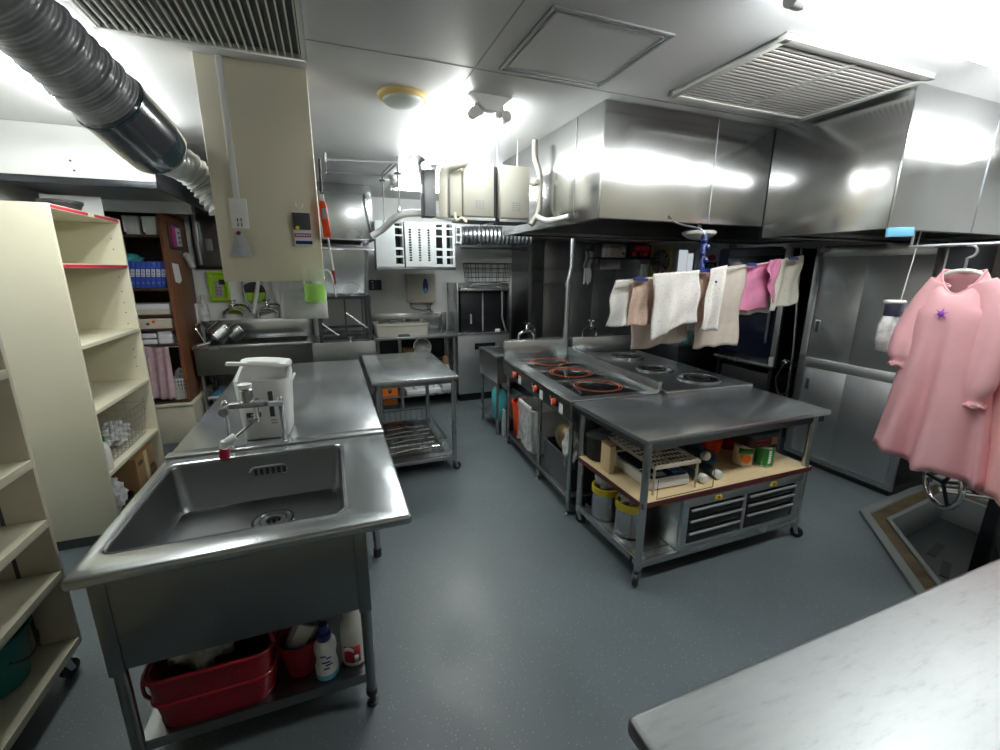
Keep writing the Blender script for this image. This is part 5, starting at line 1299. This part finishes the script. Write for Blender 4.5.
big = lambda a,b: [(a,b,zb+(.03,.115,.20,.33,.415)[k],zb+(.095,.175,.315,.395,.455)[k]-.0) for k in range(5)]
slot_panel('r','leftmost white slotted rack hung on the back wall, with one column of big openings',.485,.77,zb,zt,4.86,big(.685,.76),.2)
slot_panel('r','middle white slotted rack with three columns of small square slots',.785,1.095,zb,zt,4.84,[(x,x+.028,zb+.06+.026*k,zb+.078+.026*k) for x in (.825,.925,1.025) for k in range(13)],.2)
slot_panel('r','right white slotted rack with two columns of big openings',1.10,1.33,zb,zt,4.85,big(1.12,1.19)+big(1.235,1.305),.2)
sp = slot_panel('r','small white slotted piece hung right of the other slotted racks',1.37,1.435,1.95,zt-.01,4.95,[(1.383,1.42,1.97,2.035),(1.383,1.42,2.055,2.12)],.15)
MB().cyl((1.40,5.02,zt-.01),(1.40,5.02,CZ),.005,seg=8).build('hanger','galv',sp)
t = thing('rack_rail','dark rail carrying the hanging slotted racks','rail',(.95,5.0,1.67)); B(.48,1.34,4.86,5.08,1.655,1.68).build('ledge','steel_dark',t,.003)
for x in (.55,1.28): B(x-.012,x+.012,5.08,5.69,1.66,1.68).build('bracket','steel_dark',t)
t = thing('silver_duct','silver corrugated duct running right from the slotted racks under the ivory boxes','duct',(1.9,5.3,2.05))
MB().tube([(1.45+.0070*k,5.3-.001*k,2.055+.02*math.sin(k*.02)) for k in range(135)],[.105+.005*math.cos(k*2*PI/7) for k in range(135)],24).build('corrugated_tube','galv',t,ang=20)
for x in (1.75,2.2): MB().tube([(x,5.2,1.95),(x,5.2,2.2),(x,5.2,CZ)],.006,6).build('hanger','darkgrey',t)
tag(B(1.55,2.45,5.2,5.4,1.915,1.935).build('duct_ledge','steel_black',None,.003),'dark ledge under the silver corrugated duct','ledge')

# right part of the back wall
struct(B(2.36,2.40,5.12,5.69,0,2.06).build('trim_2','steel_dark'))
t = thing('steel_wall_cladding','dark stainless wall panels behind the cooktop','wall panel',(3.2,5.69,0))
xs = (2.42,2.85,3.28,3.66,4.06,4.5)
for a,b in zip(xs,xs[1:]):
    for z0,z1 in ((.1,1.475),(1.48,1.66),(1.665,2.06)): B(a+.003,b-.003,5.675,5.695,z0,z1).build('panel','steel_cab',t,.002)
t = thing('back_canopy','long stainless canopy along the back wall','extractor hood',(3.4,5.3,2.07)); B(2.42,4.55,5.05,5.69,2.07,2.42).build('body','steel',t,.004); B(2.40,4.57,5.03,5.69,2.055,2.072).build('rim','steel_dark',t,.002)
t = thing('wall_shelf','thin dark shelf on the stainless back wall','shelf',(3.9,5.5,1.83)); B(3.50,4.60,5.40,5.67,1.825,1.84).build('board','steel_black',t,.002)
for x in (3.6,4.5): B(x-.01,x+.01,5.45,5.67,1.76,1.825).build('bracket','steel_dark',t)
t = thing('paper_bundle','pale paper bundle standing on the dark wall shelf','paper',(3.9,5.5,1.841)); B(3.70,4.07,5.48,5.55,1.841,2.03).build('bundle','paper',t,.006); B(3.80,3.98,5.474,5.48,1.87,2.0).build('print_panel','creamd',t); MB().cyl((4.02,5.472,1.90),(4.02,5.48,1.90),.016,seg=10).build('black_dot','black',t)
tag(MB().box(3.78,4.12,5.665,5.6748,1.675,1.82).build('white_notice','paper',None,.002),'white notice sheet on the back wall below the dark shelf','notice')
t = thing('led_clock','black clock with dim red digits on the back wall beside the paper bundle','clock',(4.35,5.5,1.85)); B(4.16,4.54,5.50,5.56,1.842,2.035).build('case','black',t,.006)
m = MB()
def seg7(m,x,z,w,h,on):
    t_=.012
    S7 = {'a':(x,x+w,z+h-t_,z+h),'b':(x+w-t_,x+w,z+h/2,z+h),'c':(x+w-t_,x+w,z,z+h/2),'d':(x,x+w,z,z+t_),'e':(x,x+t_,z,z+h/2),'f':(x,x+t_,z+h/2,z+h),'g':(x,x+w,z+h/2-t_/2,z+h/2+t_/2)}
    for c in on: a,b,c0,c1 = S7[c]; m.box(a,b,5.494,5.501,c0,c1)
for k in range(4): seg7(m,4.20+.08*k,1.95,.055,.06,('bc','abged','abgcd','abcdef')[k])
for k in range(3): seg7(m,4.21+.10*k,1.87,.06,.055,('abcdef','bc','abged')[k])
m.build('digits','ledred',t,label='dim red digits')
t = thing('hung_gloves','pale work gloves hanging on the stainless back wall','gloves',(3.55,5.6,1.43)); MB().cyl((3.54,5.675,2.0),(3.54,5.60,2.0),.012).build('peg','galv',t)
MB().grid(8,12,lambda u,v: V((3.47+.13*u+.02*math.sin(v*5), 5.63-.03*math.sin(u*9), 1.93-.24*v))).build('dark_glove','greyp',t,solid=.01,ang=180)
for k in range(4): MB().tube(bez([(3.485+.025*k,5.62,1.70),(3.475+.03*k,5.60,1.58),(3.47+.033*k,5.61,1.46+.03*(k%2))],5),[.016,.018,.018,.018,.018,.018,.018,.017,.016,.015,.01],8).build('finger','paper',t)
tag(B(3.46,3.60,5.44,5.60,2.05-.01,2.06+.09).build('wall_box','greyp',None,.005),'small grey box under the back canopy left of the dark shelf','box')
t = thing('exhaust_fan','yellowed square exhaust fan with a dark round grille on the back wall','fan',(4.85,5.69,1.56))
m = MB(); hole = [(.19*math.cos(2*PI*k/32),.19*math.sin(2*PI*k/32)) for k in range(32)]
Y = Matrix.Translation((4.87,5.69,1.79)) @ Matrix.Rotation(PI/2,4,'X')
m.plate([(-.235,-.24),(.235,-.24),(.235,.24),(-.235,.24)],hole,0,.04); m.mv(Y).build('frame','fanyellow',t,.004)
MB().lathe([(.0,.0),(.19,.0),(.19,.004)],(0,0,0),32).mv(Y).build('opening','black',t)
m = MB()
for k in range(5):
    a = 2*PI*k/5; m.hexa([V((.03*math.cos(a+s),.03*math.sin(a+s),.012)) if q==0 else V((.17*math.cos(a+s*1.6),.17*math.sin(a+s*1.6),.012)) for q,s in ((0,-.3),(1,-.25),(1,.25),(0,.3))]+[V((.03*math.cos(a+s),.03*math.sin(a+s),.018)) if q==0 else V((.17*math.cos(a+s*1.6),.17*math.sin(a+s*1.6),.02)) for q,s in ((0,-.3),(1,-.25),(1,.25),(0,.3))])
m.mv(Y).build('blades','greyp',t)
m = MB()
for r in (.06,.10,.14,.18): m.ring((0,0,0),r-.003,r+.003,.034,.039,32)
for k in range(6):
    a = PI*k/6; m.tube([(.185*math.cos(a),.185*math.sin(a),.041),(-.185*math.cos(a),-.185*math.sin(a),.041)],.004,6)
m.mv(Y).build('guard','creamd',t)
B(4.50,4.62,5.62,5.69,1.50,2.06).build('side_post','paper',t,.004)
t = thing('frosted_window','bright narrow window with a pale frame on the back wall','window',(5.3,5.69,1.6)); t['kind']='thing'
B(5.20,5.54,5.66,5.695,1.55,2.02).build('frame','white',t,.004); B(5.41,5.51,5.652,5.661,1.58,1.93).build('pane','window',t); B(5.22,5.39,5.652,5.661,1.58,1.98).build('pane','window',t)
t = thing('store_door','pale door with a red sign and a black notice beyond the hanging cloths','door',(5.95,5.69,0)); 
B(5.57,6.30,5.655,5.695,0,2.02).build('leaf','paper',t,.004); m = MB(); Y = Matrix.Translation((5.90,5.653,1.87)) @ Matrix.Rotation(PI/2,4,'X'); m.lathe([(.001,0),(.09,0),(.09,.004),(.001,.004)],(0,0,0),24).mv(Y @ Matrix.Diagonal((1,.55,1,1))).build('red_sign','redtape',t); B(5.78,6.02,5.65,5.656,1.64,1.80).build('black_notice','black',t); m = MB()
for k in range(4): m.box(5.81,5.98-.03*(k%2),5.647,5.651,1.67+.03*k,1.682+.03*k)
m.build('lettering','greyp',t); MB().ball((6.24,5.63,1.0),.03).build('knob','chrome',t)
struct(B(6.30,6.36,5.60,5.70,0,2.1).build('trim_3','steel_dark'))

# ---------------------------------------------------------------- right side: steel cabinet, oven, low range
t = thing('steel_cabinet','tall stainless cabinet with sliding doors on the right','cabinet',(4.1,2.13,0))
x0,x1,y0,y1,z1 = 3.805,4.42,1.715,2.56,1.86
B(x0+.03,x1,y0,y1,.09,z1).build('carcass','steel_black',t,.003)  # stainless side; its dark reflection is put into the black steel colour
B(x0+.03,x1-.02,y0+.02,y1-.02,0.0,.09).build('plinth','black',t)
m = MB()
B(x0,x0+.03,y0,y0+.05,.05,z1).build('frame_post','steel',t,.004); B(x0,x0+.03,y1-.06,y1,.05,z1).build('frame_post','steel',t,.004)
B(x0,x0+.03,y0+.05,y1-.06,z1-.085,z1).build('top_rail','steel',t,.004); B(x0,x0+.03,y0+.05,y1-.06,.05,.09).build('bottom_rail','steel',t,.004)
B(x0,x0+.03,y0+.05,y1-.06,.86,.94).build('middle_rail','steel_cab',t,.004)
ym = (y0+y1)/2+.02
for za,zb2 in ((.94,z1-.085),(.09,.86)):
    d1 = B(x0+.016,x0+.024,ym-.03,y1-.06,za,zb2).build('sliding_door','steel_cab',t,.002)
    d2 = B(x0+.006,x0+.014,y0+.05,ym+.01,za,zb2).build('sliding_door','steel_cab',t,.002)
    zc = za+.27 if za > .5 else zb2-.15
    for d,yc,dx in ((d1,y1-.10,.014),(d2,y0+.09,.004)):
        m = MB(); m.box(x0+dx,x0+dx+.003,yc-.022,yc+.022,zc-.055,zc+.055); p = m.build('pull','galv',d,.001); B(x0+dx-.0006,x0+dx+.001,yc-.012,yc+.012,zc-.045,zc+.045).build('recess','darkgrey',d)
tag(MB().tube(bez([(3.80,2.50,1.845),(3.797,2.53,1.83),(3.795,2.50,1.82),(3.797,2.47,1.835)],5),.008,6).build('wire_bundle','paper'),'crumpled white wire at the top corner of the steel cabinet','wire')
t = thing('convection_oven','dark blue glass fronted convection oven beside the steel cabinet','oven',(4.15,3.05,.76))
x0,x1,y0,y1 = 3.81,4.50,2.78,3.46
B(x0+.03,x1,y0,y1,.80,1.86).build('cabinet','steel_black',t,.006)
B(x0,x0+.03,y0+.06,y1-.02,.86,1.80).build('door','darkglass',t,.006)
B(x0,x0+.03,y0,y0+.055,.80,1.86).build('control_column','steel_cab',t,.003)
MB().tube([(x0-.03,y0+.10,1.0),(x0-.03,y0+.10,1.65)],.012,10).build('door_handle','steel_dark',t)
B(x0-.02,x0+.03,y0-.005,y1,.77,.80).build('drip_ledge','steel',t,.004)
B(x0-.012,x0+.0,y0+.005,y0+.05,.80,.88).build('white_tag','paper',t,.002)
for x in (x0+.04,x1-.04):
    for y in (y0+.04,y1-.04): B(x-.02,x+.02,y-.02,y+.02,0,.80).build('stand_leg','steel_black',t)
B(x0+.02,x1,y0,y1,.35,.37).build('stand_shelf','steel_black',t); B(x0+.05,x1-.03,y0+.03,y1-.03,.37,.70).build('lower_chamber','black',t,.01)
t = thing('gap_pipe','thin steel pipe leaning in the gap between oven and cabinet','pipe',(3.85,2.66,.8)); MB().tube([(3.86,2.73,1.86),(3.84,2.64,.95),(3.84,2.63,.0)],.010,8).build('tube','steel',t)
t = thing('hand_shower','hand shower head with a looped steel hose between oven and cabinet','shower',(3.79,2.62,.75)); MB().tube(bez([(3.80,2.69,.83),(3.78,2.66,.87),(3.77,2.62,.86)],5),.02,10).build('head','chrome',t); MB().tube(bez([(3.78,2.66,.85),(3.77,2.71,.70),(3.77,2.66,.57),(3.77,2.58,.62),(3.77,2.60,.78)],7),.008,8).build('hose','wiredark',t)
t = thing('low_range','low black range behind the cooking island','range',(4.0,4.1,0))
B(3.45,4.45,3.62,4.5,.10,.86).build('body','steel_black',t,.006); B(3.47,4.43,3.64,4.48,0,.10).build('plinth','black',t); B(3.44,4.46,3.61,4.51,.86,.88).build('worktop','steel_dark',t,.003)
for x in (3.7,4.2): MB().ring((x,4.0,0),.10,.13,.88,.90,24).build('burner','black',t)
t = thing('upright_fridge','dark navy upright refrigerator behind the oven','refrigerator',(4.9,4.2,0)); B(4.62,5.3,3.62,4.3,.08,1.93).build('body','navy',t,.008); B(4.60,4.62,3.63,4.29,.10,1.0).build('door','navy',t,.004); B(4.60,4.62,3.63,4.29,1.02,1.92).build('door','navy',t,.004); B(4.64,5.28,3.64,4.28,0,.08).build('plinth','black',t); B(4.575,4.60,3.68,3.70,1.2,1.5).build('handle','steel',t)
for k,(c,mt,lab) in enumerate((((3.55,3.75,.881),'paper','small white tub on the low black range behind the hanging cloths'),((3.62,3.72,.881),'turq','turquoise lidded tub on the low black range'))):
    tub('small_tub',lab,c,.05,.10,mt)
# ---------------------------------------------------------------- laundry on the pinch hanger
HX,HY,HZ = 1.985,1.97,1.675
t = thing('pinch_hanger','blue folding pinch hanger hung from the hood edge for drying cloths','laundry hanger',(HX,HY,1.6))
MB().tube(bez([(1.842,2.085,1.945),(1.835,2.11,1.97),(1.85,2.12,1.95),(1.90,2.06,1.915),(1.965,1.99,1.89),(1.985,1.97,1.86)],6),.005,8).build('hook','galv',t)
MB().lathe([(.012,1.86),(.018,1.85),(.016,1.70),(.02,1.69),(.02,1.66),(.014,1.62),(.012,1.575),(.001,1.57)],(HX,HY,0),14).build('hub','blue',t)
m = MB()
for k,a in enumerate((.35,1.2,1.9,2.8)): m.ball((HX+.018*math.cos(a*3),HY-.015,1.72+.035*k),.017,8)
m.build('knob','blue',t)
for e in ((1.56,2.01,1.575),(2.68,2.045,1.655),(1.80,2.24,1.60),(2.01,1.87,1.60)): MB().tube([(HX,HY,1.62),e],.006,6).build('arm','blue',t)
def peg(x,y,z,a=0,mt='blue'):
    p = MB(); R = Rz(a)
    p.box(x-.045,x+.045,y-.006,y-.002,z-.008,z+.006,R,(x,y,z)); p.box(x-.045,x+.045,y+.002,y+.006,z-.004,z+.012,R,(x,y,z)); return p
for q in ((1.52,1.905,1.615,.1),(1.94,1.88,1.66,0),(2.36,1.955,1.695,.2),(2.70,1.95,1.735,.1)): peg(*q).build('pinch_peg','blue',t)
MB().tube(bez([(1.43,1.93,1.606),(1.65,1.905,1.63),(1.95,1.90,1.655),(2.33,1.96,1.69),(2.70,1.985,1.735)],6),.004,6).build('line','whitep',t)
def hung(name,label,x0,x1,yy,ztl,ztr,hl,hr,mt,seed,amp=.012,fr=3,flare=0,cat='cloth',tilt=0.0,group=None,bow=.0):
    rnd = random.Random(seed); p = [rnd.uniform(0,6.28) for _ in range(6)]
    def f(u,v):
        x = x0+(x1-x0)*u + flare*(u-.5)*v + tilt*v; zt = ztl+(ztr-ztl)*u - bow*math.sin(PI*u) + .02
        h = hl+(hr-hl)*u
        y = yy + amp*.6*(.3+v)*math.sin(fr*1.3*PI*u+p[0]+1.2*v) + amp*.35*(.2+v)*math.sin(fr*2.9*PI*u+p[1]+2*v) + .006*math.sin(9*v+p[2]+5*u)
        return V((x+.006*math.sin(8*v+p[3])*(1 if u in (0,1) else .6), y, zt-h*v+.005*math.sin(fr*2.3*PI*u+p[4])*v))
    o = MB().grid(30,22,f).build(name,mt,None,0,solid=.0035,ang=180)
    return tag(o,label,cat,group)
DC = 'drying_cloth'
hung(DC,'beige gauze cloth hanging lowest at the back left of the pinch hanger',1.60,1.97,2.03,1.593,1.608,.40,.38,'linen',4,.016,2,.03)
hung(DC,'white printed cloth at the left end of the pinch hanger',1.40,1.70,1.965,1.59,1.605,.245,.25,'printwhite',1,.022,2,.03)
hung(DC,'peach printed cloth second from the left on the pinch hanger',1.495,1.70,1.93,1.60,1.612,.25,.25,'printpeach',2,.016,2.5,.03)
hung(DC,'white printed cloth in front of the peach one, beside the blue hub',1.585,1.89,1.875,1.625,1.645,.35,.275,'printwhite',3,.02,2,-.02)
hung(DC,'peach and white printed cloth just right of the blue hub',1.905,2.06,1.915,1.64,1.655,.28,.30,'printpeach',5,.014,2,.02)
hung(DC,'narrow folded white printed cloth in front of the long beige one',1.935,2.06,1.865,1.65,1.672,.34,.36,'printwhite',6,.026,1.5,-.01,tilt=-.012)
hung(DC,'long beige gauze cloth hanging down right of the blue hub',1.985,2.33,1.97,1.645,1.68,.455,.485,'linen',7,.012,2,.0)
hung(DC,'bright pink towel near the right end of the pinch hanger',2.325,2.61,2.0,1.672,1.70,.275,.29,'pinkhot',8,.010,1.5,.0)
hung(DC,'white cloth hem showing below the bright pink towel',2.34,2.65,2.03,1.672,1.70,.305,.32,'printcream',9,.008,1.5,.0)
hung(DC,'loose pink flap folded over the right edge of the pink towel',2.49,2.60,1.955,1.705,1.715,.11,.27,'pinkhot',10,.02,1,.0)
hung(DC,'cream printed cloth at the right end of the pinch hanger',2.56,2.83,1.985,1.70,1.74,.32,.30,'printcream',12,.03,1.8,-.04,tilt=-.01)
t = thing('bowl_lamp','pale bowl shaped lamp shade under the hood edge beside the hook','lamp',(2.0,2.3,1.86)); MB().lathe([(.10,1.875),(.095,1.86),(.06,1.835),(.001,1.825),(.001,1.83),(.055,1.842),(.085,1.865),(.09,1.88)],(2.17,2.2,.02),24,cap0=False,cap1=False).build('shade','milky',t,solid=.002); MB().cyl((2.17,2.2,1.85),(2.17,2.2,2.24),.012).build('stem','galv',t)

# ---------------------------------------------------------------- pink smocks on hangers
def smock(label, hook, yawd, hem_z, mt, w_hem, w_sh, emblem=False, seed=1, back_tilt=0.0, scale=1.0, side=1):
    rnd = random.Random(seed); ph = [rnd.uniform(0,6.28) for _ in range(8)]
    x,y,zh = hook
    t = thing('smock', label, 'smock', (x,y,hem_z), yawd)
    zs = zh-.10                      # shoulder height at the neck
    H = zs-hem_z; N = 64
    def ring(k):
        v = k/26
        z = zs - H*v
        if v < .14: hw = .075+(w_sh-.075)*math.sin(v/.14*PI/2)
        else: hw = w_sh + (w_hem-w_sh)*((v-.14)/.86)**1.05
        dp = .035+.055*min(1,v/.2)+.05*v
        out = []
        for i in range(N):
            a = 2*PI*i/N; ca, sa = math.cos(a), math.sin(a)
            fold = 1+(.42*max(0,v-.10))*math.sin(6*a+ph[0]+1.3*v)+(.26*max(0,v-.2))*math.sin(11*a+ph[1]+2*v)
            px_ = hw*ca*(1+.05*v*math.sin(3*a+ph[2])); py_ = dp*sa*fold - .012*v
            zz_ = z - (.045*(v-.6)*math.sin(5*a+ph[3])+.09*(v-.6)*max(0,ca)-.12*(v-.6)*max(0,-ca) if v > .6 else 0)
            if k == 0: zz_ = z - (.10*max(0,-sa)**1.2) + .015*abs(ca)
            elif k == 1: zz_ = z - (.075*max(0,-sa)**1.2)*max(0,1-abs(ca)*.6)
            elif k == 2: zz_ = z - (.03*max(0,-sa))
            elif k < 5: zz_ = z - .13*abs(ca)**2.0*(hw/ w_sh)*(.7 if k==3 else .3)
            out.append(V((px_+.03*v*side, py_, zz_-hem_z)))
        return out
    rings = [ring(k) for k in range(27)]
    MB().loft(rings,cap0=False,cap1=False).build('body',mt,t,world=False,solid=.004,ang=180)
    MB().tube([p+V((0,-.001,.0)) for p in rings[0]],.0055,6,True).build('neck_trim',mt,t,world=False)
    for s,L in ((-1,.36),(1,.50)):
        sx = s*w_sh; zz0 = zs-.105-hem_z
        g_ = 1 if s > 0 else .86
        path = bez([V((sx*.52,-.005,zz0+.065)),V((sx*.90*g_,-.012,zz0-.03)),V((sx*1.12*g_,-.03,zz0-.16)),V((sx*1.14*g_,-.05,zz0-L*.7)),V((sx*1.10*g_,-.06,zz0-L))],8)
        n = len(path); rings2 = []
        for i,p in enumerate(path):
            k = i/(n-1)
            r = (.044 if s > 0 else .038)+.024*math.sin(min(1,k*1.5)*PI/2) if k < .86 else (.066-.024*(k-.86)/.09 if k < .95 else .042+.012*(k-.95)/.05)
            rings2.append([p+V((r*math.cos(a)*(1+.10*k*math.sin(3*a+ph[5]+4*k)), r*.72*math.sin(a)*(1+.16*k*math.sin(5*a+ph[4]+3*k)), (.02*math.cos(a)*s*(1-k) ))) for a in [2*PI*j/26 for j in range(26)]])
        sl = MB().loft(rings2,cap0=False,cap1=False).build('sleeve',mt,t,world=False,solid=.004,ang=180)
        MB().tube([path[-1]+V((.05*math.cos(a),.036*math.sin(a),-.003+.007*math.sin(7*a))) for a in [2*PI*i/28 for i in range(28)]],.009,6,True).build('cuff_frill',mt,sl,world=False,ang=180)
    if emblem:
        e = MB(); c = V((-.005,-.112,H-.19))
        for k in range(6):
            a = 2*PI*k/6+.3; e.hexa([c+V((math.cos(a+d)*r,yy_,math.sin(a+d)*r)) for yy_ in (0,-.004) for d,r in ((-.35,.008),(0,.030),(.35,.008),(0,.002))])
        e.ball(c+V((0,-.003,0)),.013,8,(1,.4,1)); e.build('emblem','purple',t,world=False,label='small purple star flower emblem')
    h = MB().tube(bez([V((-w_sh*.72,0,zs-.085-hem_z)),V((-.07,0,zs-.01-hem_z)),V((0,0,zs+.012-hem_z)),V((.07,0,zs-.01-hem_z)),V((w_sh*.72,0,zs-.085-hem_z))],7),.010,8)
    hb = h.build('clothes_hanger','whitep',t,world=False)
    MB().tube([V((0,0,zs+.01-hem_z)),V((0,0,zh-.03-hem_z))]+[V((.028*math.cos(a)-.0,0,zh-.0-hem_z+.028*math.sin(a))) for a in [-PI/2+.25*i for i in range(1,15)]],.006,8).build('hook','galv',hb,world=False)
    return t
smock('pink smock with a small purple emblem, hung in front of the steel cabinet',(2.845,1.20,1.755),-1.5,.70,'pinkcloth',.225,.14,True,3)
smock('peach pink smock hanging behind the one with the emblem, at the right edge',(2.96,.82,1.765),-1.62,.62,'pinkcloth2',.24,.16,False,9,side=-1)
t = thing('smock_rail','steel rail under the right hood edge that carries the smocks','rail',(3.2,1.3,1.8))
MB().tube([(2.82,1.43,1.785),(2.845,1.20,1.787),(2.96,.82,1.795),(2.97,.66,1.80)],.008,8).build('bar','galv',t)
for p,q in (((2.82,1.42,1.785),(2.82,1.42,1.872)),((2.965,.68,1.80),(2.965,.68,CZ))): MB().tube([p,q],.006,6).build('bracket','galv',t)
t = thing('white_pouch','white plastic pouch with a dark strap hanging behind the pink smock','bag',(2.68,1.36,1.2))
c = (2.90,1.48,1.36)
m = MB(); m.loft([[V((c[0]+w*math.cos(2*PI*i/20), c[1]+.03*math.sin(2*PI*i/20), z)) for i in range(20)] for z,w in ((1.22,.02),(1.235,.065),(1.30,.095),(1.38,.09),(1.42,.06))]); m.build('pouch','filmw',t,ang=60)
MB().tube([(c[0]+.06*math.cos(2*PI*i/20), c[1]+.035*math.sin(2*PI*i/20), 1.50) for i in range(20)],.009,8,True).build('ring','whitep',t)
B(c[0]-.03,c[0]+.03,c[1]-.036,c[1]+.03,1.42,1.495).build('strap','navy',t,.006)
MB().tube([(c[0]+.05,c[1],1.50),(c[0]+.06,c[1]-.02,1.869)],.003,6).build('cord','whitep',t)

# ---------------------------------------------------------------- tilting kettle over the pit
t = thing('tilting_kettle','dark tilting kettle with a chrome rimmed hand wheel over the drain pit','kettle',(3.5,1.15,-.2))
K = V((3.66,.86,.62)); Xk = Matrix.Translation(K)
MB().lathe([(.001,-.30),(.14,-.29),(.25,-.22),(.31,-.10),(.32,.05),(.32,.16),(.35,.17),(.35,.195),(.30,.195),(.29,.10),(.001,.06)],(0,0,0),36,cap1=False).mv(Xk).build('pan','steel_black',t)
ax = V((.83,-.56,0)).normalized(); W0 = V((2.947,1.118,.574)); 
B_ = MB().cyl(W0+ax*.0,W0+ax*.36,.022); B_.build('wheel_shaft','chrome',t)
MB().cyl(W0+ax*.14,W0+ax*.42,.045).build('gear_housing','steel_black',t,.004)
up = V((0,0,1)); sd = ax.cross(up).normalized()
MB().tube([W0+(up*math.cos(a)+sd*math.sin(a))*.125 for a in [2*PI*i/40 for i in range(40)]],.014,12,True).build('wheel_rim','chrome',t)
m = MB()
for k in range(3):
    a = 2*PI*k/3+.5; m.tube([W0,W0+(up*math.cos(a)+sd*math.sin(a))*.125],.009,8)
m.build('wheel_spoke','steel_black',t)
for x in (3.56,3.96):
    for y in (.66,1.10): B(x-.03,x+.03,y-.03,y+.03,-.235,.45).build('stand_leg','steel_black',t,.004)
B(3.28,3.42,.72,1.0,.50,.66).build('bearing_box','steel_black',t,.01)
MB().tube([(3.02,1.16,.50),(3.36,.96,.47)],.014,10).build('pipe','chrome',t)
# ---------------------------------------------------------------- near worktable at the bottom right
t = thing('near_worktable','bright scratched stainless worktable in the near right corner','table',(1.3,-.1,0))
m = MB(); x0,x1,y0,y1,z1 = .472,2.55,-.70,.532,.82
m.box(x0,x1,y0,y1,z1-.045,z1); m.build('table_top','steel_table',t,.012,seg=3)
for x in (x0+.06,x1-.06):
    for y in (y0+.06,y1-.06):
        l = MB().cyl((x,y,.03),(x,y,z1-.04),.02).build('leg','steel',t); MB().cyl((x,y,0),(x,y,.035),.025).build('foot','black',l)
B(x0+.05,x1-.05,y0+.05,y1-.05,.16,.18).build('under_shelf','steel_dark',t,.003)
m = MB()
for y in (y0+.05,y1-.05): m.box(x0+.05,x1-.05,y-.003,y+.003,z1-.10,z1-.045)
for x in (x0+.05,x1-.05): m.box(x-.003,x+.003,y0+.05,y1-.05,z1-.10,z1-.045)
m.build('apron','steel_dark',t)
